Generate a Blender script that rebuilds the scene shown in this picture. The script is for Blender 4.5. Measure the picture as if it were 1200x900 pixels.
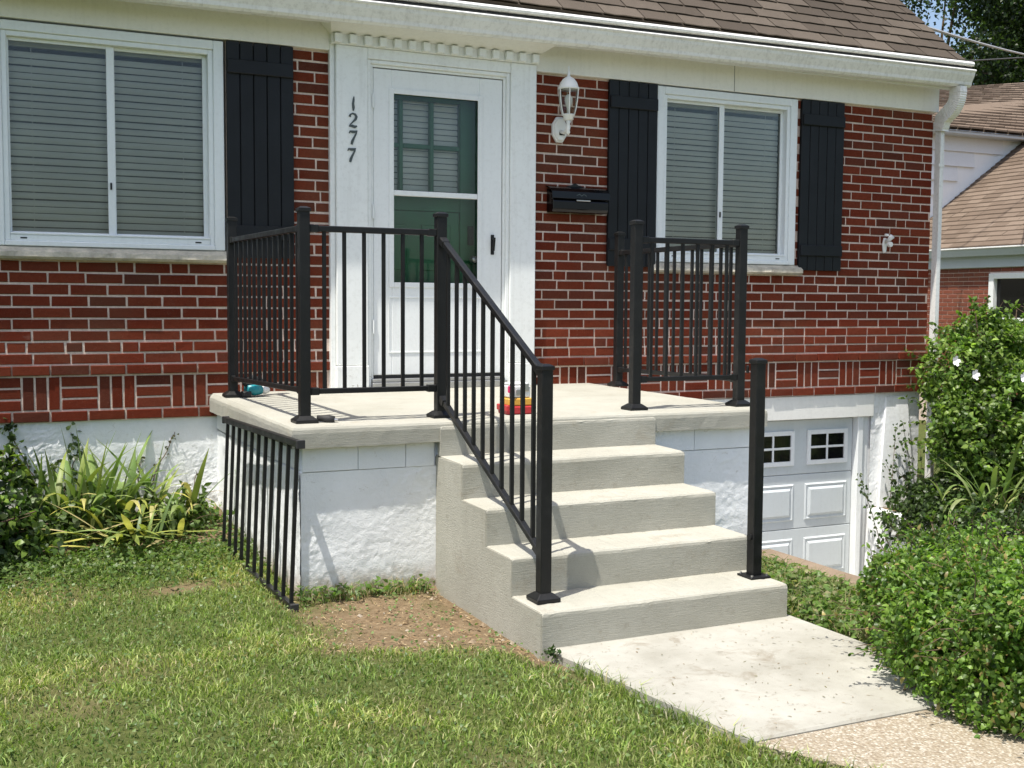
import bpy, bmesh, math, random
import numpy as np
from mathutils import Vector, Matrix, noise

for o in list(bpy.data.objects): bpy.data.objects.remove(o)
S = bpy.context.scene
COL = S.collection
R = math.radians
rnd = random.Random(7)
rng = np.random.default_rng(11)

# ------------------------------------------------------------------ camera, sky, sun, exposure
CAM = Vector((-1.5013, -7.2432, 1.3978))
cam_d = bpy.data.cameras.new('camera'); cam = bpy.data.objects.new('camera', cam_d); COL.objects.link(cam)
cr = Vector((0.90500215, -0.42535869, 0.00640971)); cu = Vector((0.02368371, 0.0654224, 0.99757656)); cf = Vector((0.4247472, 0.90265713, -0.06928149))
mw = Matrix.Identity(4)
for i in range(3):
    mw[i][0] = cr[i]; mw[i][1] = cu[i]; mw[i][2] = -cf[i]; mw[i][3] = CAM[i]
cam.matrix_world = mw
cam_d.sensor_fit = 'HORIZONTAL'; cam_d.sensor_width = 36.0; cam_d.lens = 40.41
cam_d.clip_start = 0.05; cam_d.clip_end = 3000
S.camera = cam
S.render.resolution_x = 1024; S.render.resolution_y = 768

TOSUN = Vector((-0.33, -0.155, 1.0)).normalized()
elev = math.asin(TOSUN.z); azim = math.atan2(TOSUN.x, TOSUN.y)
W = bpy.data.worlds.new('World'); S.world = W; W.use_nodes = True
wn = W.node_tree.nodes; wn.clear()
sky = wn.new('ShaderNodeTexSky'); sky.sky_type = 'NISHITA'; sky.sun_disc = False
sky.sun_elevation = elev; sky.sun_rotation = azim; sky.air_density = 1.0; sky.dust_density = 3.0; sky.ozone_density = 1.0
bg = wn.new('ShaderNodeBackground'); bg.inputs[1].default_value = 0.14
wo = wn.new('ShaderNodeOutputWorld')
W.node_tree.links.new(sky.outputs[0], bg.inputs[0]); W.node_tree.links.new(bg.outputs[0], wo.inputs[0])
sd = bpy.data.lights.new('sun', 'SUN'); sd.energy = 4.6; sd.angle = R(0.55); sd.color = (1.0, 0.955, 0.875)
so = bpy.data.objects.new('sun', sd); COL.objects.link(so)
so.rotation_euler = TOSUN.to_track_quat('Z', 'Y').to_euler(); so.location = (-4, -3, 9)
S.view_settings.view_transform = 'Standard'; S.view_settings.look = 'None'
S.cycles.max_bounces = 7; S.cycles.diffuse_bounces = 3; S.cycles.glossy_bounces = 3; S.cycles.transparent_max_bounces = 12; S.cycles.caustics_reflective = False; S.cycles.caustics_refractive = False
S.view_settings.exposure = 0.58; S.view_settings.gamma = 1.0; S.view_settings.use_curve_mapping = False

# ------------------------------------------------------------------ materials
MATS = {}
class NT:
    def __init__(s, name):
        s.m = bpy.data.materials.new(name); s.m.use_nodes = True
        s.t = s.m.node_tree; s.t.nodes.clear()
        s.out = s.n('ShaderNodeOutputMaterial'); s.p = s.n('ShaderNodeBsdfPrincipled')
        s.l(s.p.outputs[0], s.out.inputs[0])
        s.geo = s.n('ShaderNodeNewGeometry'); s.pos = s.geo.outputs['Position']
        MATS[name] = s.m
    def n(s, t): return s.t.nodes.new(t)
    def l(s, a, b): s.t.links.new(a, b)
    def mapped(s, sc):
        mp = s.n('ShaderNodeMapping'); s.l(s.pos, mp.inputs[0]); mp.inputs['Scale'].default_value = sc; return mp.outputs[0]
    def noise(s, scale, detail=4, rough=.6, vec=None, dist=0):
        a = s.n('ShaderNodeTexNoise'); s.l(vec or s.pos, a.inputs['Vector']); a.inputs['Scale'].default_value = scale
        a.inputs['Detail'].default_value = detail; a.inputs['Roughness'].default_value = rough; a.inputs['Distortion'].default_value = dist
        return a.outputs[0]
    def ramp(s, fac, stops):
        r = s.n('ShaderNodeValToRGB'); s.l(fac, r.inputs[0]); e = r.color_ramp.elements
        e[0].position, e[0].color = stops[0][0], (*stops[0][1], 1); e[1].position, e[1].color = stops[1][0], (*stops[1][1], 1)
        for p, c in stops[2:]:
            q = e.new(p); q.color = (*c, 1)
        return r.outputs[0]
    def mix(s, fac, a, b, mode='MIX'):
        x = s.n('ShaderNodeMix'); x.data_type = 'RGBA'; x.blend_type = mode
        for sock, v in ((x.inputs[0], fac), (x.inputs[6], a), (x.inputs[7], b)):
            if isinstance(v, (int, float)): sock.default_value = v
            elif isinstance(v, tuple): sock.default_value = (*v, 1)
            else: s.l(v, sock)
        return x.outputs[2]
    def math(s, op, a, b=0.0):
        x = s.n('ShaderNodeMath'); x.operation = op
        for i, v in enumerate((a, b)):
            if isinstance(v, (int, float)): x.inputs[i].default_value = v
            else: s.l(v, x.inputs[i])
        return x.outputs[0]
    def bump(s, h, strength=.4, dist=.01, prev=None):
        b = s.n('ShaderNodeBump'); b.inputs['Strength'].default_value = strength; b.inputs['Distance'].default_value = dist
        s.l(h, b.inputs['Height'])
        if prev: s.l(prev, b.inputs['Normal'])
        s.l(b.outputs[0], s.p.inputs['Normal']); return b.outputs[0]
    def set(s, col=None, rough=.6, metal=0, spec=.5):
        if col is not None:
            if isinstance(col, tuple): s.p.inputs['Base Color'].default_value = (*col, 1)
            else: s.l(col, s.p.inputs['Base Color'])
        if isinstance(rough, (int, float)): s.p.inputs['Roughness'].default_value = rough
        else: s.l(rough, s.p.inputs['Roughness'])
        s.p.inputs['Metallic'].default_value = metal; s.p.inputs['Specular IOR Level'].default_value = spec

def sc(c, k): return tuple(min(1, v * k) for v in c)
def simple(name, col, rough=.5, var=.12, vs=6, bump=0.0, bs=120, spec=.5, metal=0, bd=.002):
    t = NT(name); c = t.ramp(t.noise(vs, 5), [(.3, sc(col, 1 - var)), (.7, sc(col, 1 + var))])
    t.set(c, rough, metal, spec)
    if bump: t.bump(t.noise(bs, 5), bump, bd)
    return t

def painted(name, col, dirt=(.30, .29, .24), amount=.5, rough=.45, bump=.12):
    t = NT(name)
    d = t.ramp(t.noise(3.2, 8, .7), [(.42, (0, 0, 0)), (.78, (amount, amount, amount))])
    fine = t.ramp(t.noise(42, 4, .6), [(.5, (0, 0, 0)), (.75, (amount * .35,) * 3)])
    streak = t.ramp(t.noise(3, 5, .6, vec=t.mapped((9, 9, .8))), [(.5, (0, 0, 0)), (.8, (amount * .35,) * 3)])
    c = t.mix(d, col, sc(col, .86)); c = t.mix(fine, c, dirt); c = t.mix(streak, c, dirt)
    t.set(c, rough); t.bump(t.noise(25, 6), bump, .004); return t

def rnd_piece(t):   # one random number for each piece, whether it is an object or an island of a joined mesh
    oi = t.n('ShaderNodeObjectInfo')
    return t.math('FRACT', t.math('ADD', oi.outputs['Random'], t.geo.outputs['Random Per Island']))

def brick_mat(name, stops, soot=True):
    t = NT(name); r = rnd_piece(t); c = t.ramp(r, stops)
    c = t.mix(t.ramp(t.noise(38, 6, .7), [(.35, (0, 0, 0)), (.75, (.55,) * 3)]), c, sc(stops[0][1], .6))
    c = t.mix(t.ramp(t.noise(210, 3, .5), [(.6, (0, 0, 0)), (.72, (.22,) * 3)]), c, (.33, .22, .17))
    c = t.mix(t.ramp(t.noise(1.1, 4, .6), [(.50, (0, 0, 0)), (.72, (.45,) * 3)]), c, (.12, .070, .042))
    c = t.mix(t.ramp(t.noise(7, 7, .75, dist=.8), [(.63, (0, 0, 0)), (.80, (.30,) * 3)]), c, (.40, .30, .24))
    t.set(c, .95, 0, .08); t.bump(t.noise(130, 6, .7), .6, .004)
brick_mat('brick', [(0, (.122, .023, .0115)), (.25, (.165, .031, .0150)), (.5, (.145, .033, .0165)), (.75, (.195, .042, .0205)), (.9, (.130, .038, .023)), (1, (.090, .029, .019))])
brick_mat('brick_neighbour', [(0, (.22, .07, .045)), (.5, (.27, .095, .06)), (1, (.19, .065, .045))])
t = NT('mortar'); c = t.ramp(t.noise(60, 6, .7), [(.3, (.56, .44, .365)), (.7, (.78, .65, .56))])
c = t.mix(t.ramp(t.noise(1.3, 4), [(.5, (0, 0, 0)), (.8, (.5,) * 3)]), c, (.40, .34, .29)); t.set(c, .95, 0, .15); t.bump(t.noise(160, 5), .6, .004)

def concrete(name, a, b, stain, brushed=False, st=.6):
    t = NT(name)
    c = t.ramp(t.noise(2.6, 8, .65), [(.3, a), (.7, b)])
    c = t.mix(t.ramp(t.noise(5, 7, .7, dist=.6), [(.56, (0, 0, 0)), (.76, (st,) * 3)]), c, stain)
    c = t.mix(t.ramp(t.noise(28, 5, .65), [(.58, (0, 0, 0)), (.72, (st * .5,) * 3)]), c, sc(stain, .75))
    c = t.mix(t.ramp(t.noise(320, 2, .5), [(.62, (0, 0, 0)), (.72, (.4,) * 3)]), c, sc(a, .55))
    t.set(c, .9, 0, .2)
    b1 = t.bump(t.noise(140, 6, .7), .35, .003)
    if brushed: b2 = t.bump(t.noise(7, 7, .8, vec=t.mapped((2.4, 3, 30)), dist=.5), .62, .005, b1)
    return t
concrete('concrete', (.325, .316, .264), (.41, .40, .342), (.25, .215, .155), True, .6)
concrete('slab_concrete', (.325, .318, .268), (.40, .392, .34), (.275, .23, .155), True, .55)
concrete('walk_concrete', (.265, .255, .215), (.395, .385, .34), (.19, .16, .115), False, .95)
concrete('drive_concrete', (.30, .28, .25), (.42, .40, .36), (.22, .19, .15))
concrete('retaining_concrete', (.17, .125, .085), (.26, .20, .145), (.12, .085, .055))
t = NT('aggregate'); v = t.n('ShaderNodeTexVoronoi'); t.l(t.pos, v.inputs[0]); v.inputs['Scale'].default_value = 105
cc = t.n('ShaderNodeSeparateColor'); t.l(v.outputs['Color'], cc.inputs[0])
c = t.ramp(cc.outputs[0], [(0, (.23, .18, .12)), (.35, (.31, .26, .185)), (.7, (.38, .335, .26)), (1, (.50, .47, .40))])
c = t.mix(t.ramp(v.outputs['Distance'], [(.35, (0, 0, 0)), (.6, (.7,) * 3)]), c, (.25, .21, .155)); t.set(c, .85, 0, .3)
t.bump(t.math('SUBTRACT', 1.0, v.outputs['Distance']), .8, .006)
t = NT('stone_sill'); c = t.ramp(t.noise(9, 8, .7), [(.3, (.28, .25, .20)), (.5, (.46, .43, .35)), (.72, (.66, .60, .48))]); t.set(c, .9, 0, .2); t.bump(t.noise(45, 6), .6, .008)
t = NT('parge'); c = t.ramp(t.noise(3, 7, .65), [(.3, (.76, .78, .78)), (.7, (.88, .895, .89))])
c = t.mix(t.ramp(t.noise(9, 6, .75), [(.6, (0, 0, 0)), (.74, (.55,) * 3)]), c, (.44, .40, .32))
sp = t.n('ShaderNodeSeparateXYZ'); t.l(t.pos, sp.inputs[0])
low = t.math('SUBTRACT', 1.0, t.math('MULTIPLY', t.math('ABSOLUTE', t.math('ADD', sp.outputs[2], -.02)), 6.0))
low = t.math('MULTIPLY', low, t.noise(14, 6, .7)); c = t.mix(t.ramp(low, [(.15, (0, 0, 0)), (.5, (.85,) * 3)]), c, (.36, .28, .19))
c = t.mix(t.ramp(t.noise(17, 7, .75, dist=1.0), [(.62, (0, 0, 0)), (.66, (.5,) * 3)]), c, (.52, .50, .45))
t.set(c, .8, 0, .25); b = t.bump(t.noise(26, 9, .7, dist=.5), .4, .01); t.bump(t.noise(150, 5), .35, .004, b)
painted('parge_clean', (.84, .855, .85), (.42, .38, .31), .7, .8, .5)
painted('white_paint', (.84, .86, .84), amount=.45)
t = MATS['white_paint'].node_tree; bs = [n_ for n_ in t.nodes if n_.type == 'BSDF_PRINCIPLED'][0]; q = NT.__new__(NT); q.t = t; q.m = MATS['white_paint']; q.p = bs
q.geo = q.n('ShaderNodeNewGeometry'); q.pos = q.geo.outputs['Position']; sp = q.n('ShaderNodeSeparateXYZ'); q.l(q.pos, sp.inputs[0])   # paint flaking near the porch floor
fl = q.math('ADD', q.noise(34, 6, .7, dist=.6), q.math('MULTIPLY', q.math('SUBTRACT', 1.0, sp.outputs[2]), .22)); src = bs.inputs['Base Color'].links[0].from_socket
q.l(q.mix(q.ramp(fl, [(.655, (0, 0, 0)), (.67, (.85,) * 3)]), src, (.36, .33, .28)), bs.inputs['Base Color'])
painted('white_trim', (.82, .84, .83), amount=.3, bump=.06)
painted('frieze_paint', (.84, .83, .77), amount=.3)
painted('vinyl', (.80, .84, .84), amount=.25, rough=.35, bump=.04)
painted('gutter_paint', (.82, .82, .79), (.20, .19, .16), .75, .4, .05)
painted('garage_paint', (.58, .62, .625), amount=.3)
painted('siding_shaded', (.78, .80, .81), amount=.2); painted('flashing_lit', (.90, .92, .92), amount=.1)  # shade on the boards and sun on the band put into their whites
painted('neighbour_gutter', (.50, .54, .56), amount=.3)
t = NT('black_metal'); c = t.mix(t.ramp(t.noise(11, 6, .7), [(.5, (0, 0, 0)), (.8, (.10,) * 3)]), (.0065, .0068, .007), (.10, .095, .085)); c = t.mix(t.ramp(t.noise(160, 4, .6), [(.66, (0, 0, 0)), (.74, (.25,) * 3)]), c, (.10, .10, .095))
t.set(c, t.ramp(t.noise(16, 4), [(.3, (.34,) * 3), (.7, (.56,) * 3)]), 0, .35)
simple('shutter_paint', (.0062, .0078, .0098), .5, .3, 5, .06, 60, .32)
simple('mailbox_black', (.003, .003, .0032), .2, .2, 8, 0, 100, .35)
simple('green_door', (.010, .125, .046), .38, .2, 3, .05, 90, .5)
simple('blind', (.68, .655, .61), .55, .08, 3)
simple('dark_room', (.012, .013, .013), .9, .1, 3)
simple('gap_dark', (.035, .034, .032), .9, .3, 30)
simple('rubber', (.02, .02, .02), .7); simple('steel', (.45, .45, .44), .35, .1, 20, 0, 100, .5, .9)
simple('teal', (.01, .24, .28), .4); simple('red_plastic', (.42, .025, .03), .4); simple('yellow_plastic', (.62, .33, .05), .4)
simple('pink_plastic', (.62, .03, .14), .35); simple('clear_plastic', (.72, .72, .70), .2); simple('digit_grey', (.06, .075, .075), .4)
simple('bark', (.13, .09, .06), .9, .35, 14, .6, 40, .2, 0, .02); simple('vine_stem', (.11, .075, .045), .9, .3, 20)
simple('wire', (.08, .08, .08), .6); simple('silver_wire', (.42, .42, .42), .5); simple('bulb', (.85, .84, .80), .3)
t = NT('lamp_white'); t.set((.80, .80, .77), .4)
t = NT('clod'); c = t.ramp(rnd_piece(t), [(0, (.13, .09, .05)), (.6, (.22, .16, .10)), (1, (.38, .33, .26))]); t.set(c, .95, 0, .1)
t = NT('straw'); c = t.ramp(rnd_piece(t), [(0, (.42, .31, .17)), (.5, (.56, .44, .26)), (1, (.33, .23, .12))]); t.set(c, .9, 0, .1)
def shingle_mat(name, stops):
    t = NT(name); c = t.ramp(rnd_piece(t), stops)
    c = t.mix(t.ramp(t.noise(260, 3, .6), [(.35, (0, 0, 0)), (.7, (.6,) * 3)]), c, sc(stops[1][1], .45))
    c = t.mix(t.ramp(t.noise(3, 5, .6), [(.5, (0, 0, 0)), (.8, (.5,) * 3)]), c, sc(stops[1][1], .65))
    t.set(c, .95, 0, .15); t.bump(t.noise(300, 4, .6), .6, .003)
shingle_mat('shingle', [(0, (.062, .050, .039)), (.5, (.098, .080, .063)), (1, (.145, .120, .096))])
shingle_mat('neighbour_shingle', [(0, (.135, .10, .074)), (.5, (.175, .132, .10)), (1, (.22, .17, .13))])
def glass(name, tint, refl):
    t = NT(name); t.t.nodes.remove(t.p)
    tr = t.n('ShaderNodeBsdfTransparent'); tr.inputs[0].default_value = (*tint, 1)
    gl = t.n('ShaderNodeBsdfGlossy'); gl.inputs['Roughness'].default_value = .03; gl.inputs[0].default_value = (.9, .95, .95, 1)
    fr = t.n('ShaderNodeFresnel'); fr.inputs[0].default_value = refl
    bpn = t.n('ShaderNodeBump'); bpn.inputs['Strength'].default_value = .02; bpn.inputs['Distance'].default_value = .02; t.l(t.noise(2.2, 2), bpn.inputs['Height'])
    t.l(bpn.outputs[0], gl.inputs['Normal']); t.l(bpn.outputs[0], fr.inputs['Normal'])
    mx = t.n('ShaderNodeMixShader'); t.l(fr.outputs[0], mx.inputs[0]); t.l(tr.outputs[0], mx.inputs[1]); t.l(gl.outputs[0], mx.inputs[2]); t.l(mx.outputs[0], t.out.inputs[0])
glass('window_glass', (.90, .92, .90), 1.45); glass('door_glass', (.965, .975, .965), 1.4); glass('lamp_glass', (.92, .93, .92), 1.4)
t = NT('dark_pane'); t.set((.006, .006, .007), .08, 0, .5)
def leaf_mat(name, trans=.35, rough=.45, spec=.35):
    t = NT(name); a = t.n('ShaderNodeAttribute'); a.attribute_name = 'tint'
    c = t.mix(t.ramp(t.noise(30, 3), [(.3, (0, 0, 0)), (.7, (.3,) * 3)]), a.outputs[0], sc((.10, .10, .05), 1))
    t.set(a.outputs[0], rough, 0, spec)
    tl = t.n('ShaderNodeBsdfTranslucent'); br = t.mix(1.0, a.outputs[0], (1.5, 1.7, .8), 'MULTIPLY'); t.l(br, tl.inputs[0])
    mx = t.n('ShaderNodeMixShader'); mx.inputs[0].default_value = trans
    t.l(t.p.outputs[0], mx.inputs[1]); t.l(tl.outputs[0], mx.inputs[2]); t.l(mx.outputs[0], t.out.inputs[0])
leaf_mat('leaf', .42, .42, .4); leaf_mat('grass_blade', .35, .5, .3); leaf_mat('sword_leaf', .25, .45, .3)
t = NT('petal'); t.set((.85, .82, .80), .6)
# soil and lawn floor: green thatch, brown soil, bare straw coloured patch beside the steps
t = NT('soil')
at = t.n('ShaderNodeAttribute'); at.attribute_name = 'tint'
soil = t.ramp(t.noise(18, 8, .7), [(.3, (.135, .095, .054)), (.5, (.180, .130, .078)), (.62, (.215, .160, .098)), (.8, (.26, .198, .125))])
thatch = t.ramp(t.noise(40, 6, .7), [(.3, (.036, .048, .013)), (.6, (.095, .112, .034)), (.8, (.20, .185, .085))])
c = t.mix(at.outputs[2], thatch, soil); t.set(c, .95, 0, .1); b = t.bump(t.noise(35, 8, .7), .7, .02); t.bump(t.noise(150, 4), .5, .006, b)

# ------------------------------------------------------------------ object helpers
WORLD = {}
def link(name, data, parent=None, loc=None, mat=None):
    o = bpy.data.objects.new(name, data); COL.objects.link(o)
    if mat and data is not None and not data.materials: data.materials.append(MATS[mat])
    w = Matrix.Translation(Vector(loc)) if loc is not None else Matrix.Identity(4)
    WORLD[o.name] = w
    if parent:
        o.parent = parent; o.matrix_parent_inverse = WORLD[parent.name].inverted()
    if loc is not None: o.location = loc
    return o
def tag(o, label=None, cat=None, group=None, kind=None):
    for k, v in (('label', label), ('category', cat), ('group', group), ('kind', kind)):
        if v: o[k] = v
    return o
def thing(name, label, cat, loc=(0, 0, 0), group=None): return tag(link(name, None, None, loc), label, cat, group)

class MB:
    def __init__(s): s.v = []; s.f = []
    def add(s, vs, fs):
        b = len(s.v); s.v += [tuple(v) for v in vs]; s.f += [tuple(b + i for i in f) for f in fs]; return s
    def box(s, x0, x1, y0, y1, z0, z1):
        return s.add([(x0, y0, z0), (x1, y0, z0), (x1, y1, z0), (x0, y1, z0), (x0, y0, z1), (x1, y0, z1), (x1, y1, z1), (x0, y1, z1)],
                     [(0, 3, 2, 1), (4, 5, 6, 7), (0, 1, 5, 4), (1, 2, 6, 5), (2, 3, 7, 6), (3, 0, 4, 7)])
    def bar(s, p, q, w, h, up=(0, 0, 1)):
        p, q = Vector(p), Vector(q); d = (q - p).normalized(); up = Vector(up)
        sd_ = d.cross(up).normalized() * (w / 2); u = sd_.cross(d).normalized() * (h / 2)
        vs = [p - sd_ - u, p + sd_ - u, p + sd_ + u, p - sd_ + u, q - sd_ - u, q + sd_ - u, q + sd_ + u, q - sd_ + u]
        return s.add(vs, [(0, 3, 2, 1), (4, 5, 6, 7), (0, 1, 5, 4), (1, 2, 6, 5), (2, 3, 7, 6), (3, 0, 4, 7)])
    def tube(s, pts, r, n=8, cap=True):
        pts = [Vector(p) for p in pts]; rings = []; base = len(s.v); m = len(pts)
        for i, p in enumerate(pts):
            d = (pts[min(i + 1, m - 1)] - pts[max(i - 1, 0)]).normalized()
            a = d.cross(Vector((0, 0, 1)))
            if a.length < .01: a = Vector((1, 0, 0))
            a.normalize(); b = d.cross(a); rr = r[i] if isinstance(r, (list, tuple)) else r
            for k in range(n):
                t_ = 2 * math.pi * k / n; s.v.append(tuple(p + a * math.cos(t_) * rr + b * math.sin(t_) * rr))
        for i in range(m - 1):
            for k in range(n):
                k2 = (k + 1) % n; s.f.append((base + i * n + k, base + i * n + k2, base + (i + 1) * n + k2, base + (i + 1) * n + k))
        if cap:
            s.f.append(tuple(base + k for k in range(n - 1, -1, -1))); s.f.append(tuple(base + (m - 1) * n + k for k in range(n)))
        return s
    def lathe(s, prof, cx, cy, n=12, rot=0, sy=1.0):
        base = len(s.v)
        for r_, z in prof:
            for k in range(n):
                t_ = 2 * math.pi * (k + .5) / n + rot; s.v.append((cx + r_ * math.cos(t_), cy + r_ * math.sin(t_) * sy, z))
        for i in range(len(prof) - 1):
            for k in range(n):
                k2 = (k + 1) % n; s.f.append((base + i * n + k, base + i * n + k2, base + (i + 1) * n + k2, base + (i + 1) * n + k))
        s.f.append(tuple(base + k for k in range(n - 1, -1, -1))); s.f.append(tuple(base + (len(prof) - 1) * n + k for k in range(n)))
        return s
    def prism_x(s, prof, x0, x1):       # profile of (y, z), extruded along X
        n = len(prof); vs = [(x0, y, z) for y, z in prof] + [(x1, y, z) for y, z in prof]
        return s.add(vs, [(i, (i + 1) % n, n + (i + 1) % n, n + i) for i in range(n)] + [tuple(range(n - 1, -1, -1)), tuple(range(n, 2 * n))])
    def prism_y(s, prof, y0, y1):       # profile of (x, z), extruded along Y
        n = len(prof); vs = [(x, y0, z) for x, z in prof] + [(x, y1, z) for x, z in prof]
        return s.add(vs, [(i, (i + 1) % n, n + (i + 1) % n, n + i) for i in range(n)] + [tuple(range(n - 1, -1, -1)), tuple(range(n, 2 * n))])
    def mesh(s, name, bevel=0, smooth=False, seg=1):
        me = bpy.data.meshes.new(name); me.from_pydata(s.v, [], s.f)
        bm = bmesh.new(); bm.from_mesh(me)
        bmesh.ops.recalc_face_normals(bm, faces=bm.faces)
        if bevel:
            es = [e for e in bm.edges if len(e.link_faces) == 2 and e.calc_face_angle() > .5]
            bmesh.ops.bevel(bm, geom=es, offset=bevel, segments=seg, affect='EDGES', profile=.5, clamp_overlap=True)
        bm.to_mesh(me); bm.free()
        if smooth:
            for p in me.polygons: p.use_smooth = True
        return me
    def build(s, name, mat, parent=None, bevel=0, smooth=False, seg=1):
        return link(name, s.mesh(name, bevel, smooth, seg), parent, None, mat)
def fbm(x, y, z, sc_=1.0, o=4): return noise.fractal(Vector((x * sc_, y * sc_, z * sc_)), 1.0, 2.0, o)

def raw_mesh(name, verts, faces4=None, faces3=None, tint=None, smooth=False):
    """numpy arrays -> mesh, with an optional colour for each vertex"""
    me = bpy.data.meshes.new(name); nv = len(verts); me.vertices.add(nv); me.vertices.foreach_set('co', np.asarray(verts, np.float32).ravel())
    loops = []; starts = []; tot = 0
    for arr in (faces4, faces3):
        if arr is not None and len(arr):
            k = arr.shape[1]; loops.append(arr.ravel()); starts.append(np.arange(len(arr)) * k + tot); tot += arr.size
    lv = np.concatenate(loops).astype(np.int32); ls = np.concatenate(starts).astype(np.int32)
    me.loops.add(len(lv)); me.loops.foreach_set('vertex_index', lv); me.polygons.add(len(ls)); me.polygons.foreach_set('loop_start', ls)
    if tint is not None:
        a = me.attributes.new('tint', 'FLOAT_COLOR', 'POINT'); c4 = np.ones((nv, 4), np.float32); c4[:, :3] = tint; a.data.foreach_set('color', c4.ravel())
    me.update(calc_edges=True)
    if smooth: me.polygons.foreach_set('use_smooth', np.ones(len(ls), bool))
    me.validate(); return me

def unit(a): return a / np.maximum(np.linalg.norm(a, axis=1, keepdims=True), 1e-9)
def leaf_cloud(name, pos, direction, normal, length, width, tint, mat='leaf', parent=None, fold=.25, droop=.15):
    n = len(pos); d = unit(direction); sd_ = unit(np.cross(d, normal)); u = np.cross(sd_, d)
    L = np.broadcast_to(np.asarray(length, float).reshape(-1, 1), (n, 1)); w = np.broadcast_to(np.asarray(width, float).reshape(-1, 1), (n, 1))
    v = np.empty((n, 6, 3)); v[:, 0] = pos; v[:, 5] = pos + d * L - u * L * droop
    a = pos + d * L * .32; b = pos + d * L * .66 - u * L * droop * .35
    v[:, 1] = a - sd_ * w * .5 + u * w * fold; v[:, 2] = a + sd_ * w * .5 + u * w * fold
    v[:, 3] = b - sd_ * w * .40 + u * w * fold * .8; v[:, 4] = b + sd_ * w * .40 + u * w * fold * .8
    i = np.arange(n)[:, None] * 6
    f4 = i + np.array([[1, 2, 4, 3]]); f3 = np.concatenate([i + np.array([[0, 2, 1]]), i + np.array([[3, 4, 5]])])
    me = raw_mesh(name, v.reshape(-1, 3), f4, f3, np.repeat(tint, 6, axis=0))
    return link(name, me, parent, None, mat)
def pick_tint(n, cols, jitter=.18):
    c = np.array(cols)[rng.integers(0, len(cols), n)]; return np.clip(c * (1 + rng.normal(0, jitter, (n, 1))), .004, 1)
def rand_dirs(n): return unit(rng.normal(0, 1, (n, 3)))
def blades(name, px, py, pz, h, w, lean, tint, mat='grass_blade', parent=None):
    n = len(px); a = rng.uniform(0, 2 * np.pi, n); b = rng.uniform(0, 2 * np.pi, n)
    base = np.stack([px, py, pz], 1); s_ = np.stack([np.cos(a), np.sin(a), np.zeros(n)], 1) * (w * .5)[:, None]
    ld = np.stack([np.cos(b), np.sin(b), np.zeros(n)], 1); up = np.array([[0, 0, 1.]])
    mid = base + up * (h * .6)[:, None] + ld * (h * lean * .3)[:, None]; tip = base + up * (h * np.sqrt(np.maximum(1 - (lean * .6) ** 2, .25)))[:, None] + ld * (h * lean)[:, None]
    v = np.empty((n, 5, 3)); v[:, 0] = base - s_; v[:, 1] = base + s_; v[:, 2] = mid - s_ * .8; v[:, 3] = mid + s_ * .8; v[:, 4] = tip
    i = np.arange(n)[:, None] * 5
    me = raw_mesh(name, v.reshape(-1, 3), i + np.array([[0, 1, 3, 2]]), i + np.array([[2, 3, 4]]), np.repeat(tint, 5, axis=0))
    return link(name, me, parent, None, mat)

# ------------------------------------------------------------------ dimensions (metres; X along the front wall, Y into the house, Z=0 at the path)
C = 0.0678; L = 0.2114
def zj(k): return 1.5676 - k * C          # bed joint under course k (course 0 lies just under the window sills)
XE = 5.745                                # right corner of the house
PZ = .822; PF = -2.032; PXL, PXR = -.171, 2.54      # porch slab
SXL, SXR = .564, 1.798                    # steps
STEP = [(PF, -2.318, .653), (-2.318, -2.597, .485), (-2.597, -2.868, .317), (-2.868, -3.159, .153)]
DX0, DX1 = 2.55, 5.12                     # driveway
def drive_z(y): return -1.28 if y > -1.5 else -1.28 + (-1.5 - y) * .16
def path_edge(y):                         # left edge of the front path
    if y > -4.3: return .60 + (-3.2 - y) * .14
    return .754 + (-4.3 - y) * .5
def ground_h(x, y):
    g = .03 * fbm(x, y, 0, .7, 3) + .008 * fbm(x, y, 3, 6, 3)
    if x < PXL + .1: g += .13 * max(0, min(1, (y + 1.5) / 1.4)) ** 1.3
    if x < -2.2: g += .02
    if SXL - .05 < x and y < -2.0 and x < DX0: g = min(g, -.012) * .5 - .03
    if x > path_edge(y) - .02 and y < -3.1 and x < 1.9: g = -.05
    if DX0 - .06 < x < DX1 + .13 and y > -13: return min(g, drive_z(y) - .12)
    if x >= DX1: g += -.27
    if y > .1 and -5.5 < x < XE: return -1.7
    if x > 6: g += -.25 * min(1, (x - 6) / 5)
    return g
def bare(x, y):                           # how bare the lawn is (1 = soil)
    b = 0
    if x < SXL + .1 and -3.6 < y < -1.9 and x > -.4:
        d = max(abs((x - .26) / .56), abs((y + 2.50 + .45 * (x - .26)) / .60)); b = max(b, 1.1 - d ** 3 + .8 * fbm(x, y, 1, 3, 3) + .25 * fbm(x, y, 6, 14, 2))
        b = max(b, 1.5 - abs(x - (SXL - .02)) / .10 * (1 if y > -3.35 else 4) + .4 * fbm(x, y, 9, 4, 3))
    if y > -.75 and x < PXL + .05: b = max(b, .9 + .8 * fbm(x, y, 4, 2.5, 3))
    d = math.hypot((x + .55) / .34, (y + 1.55) / .22); b = max(b, .85 - d + .6 * fbm(x, y, 2, 4, 3))
    d = math.hypot((x + .05) / .25, (y + 2.75) / .16); b = max(b, .8 - d + .6 * fbm(x, y, 5, 4, 3))
    b = max(b, .55 * fbm(x, y, 7, 1.3, 3) - .12)
    return max(0, min(1, b))

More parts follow.
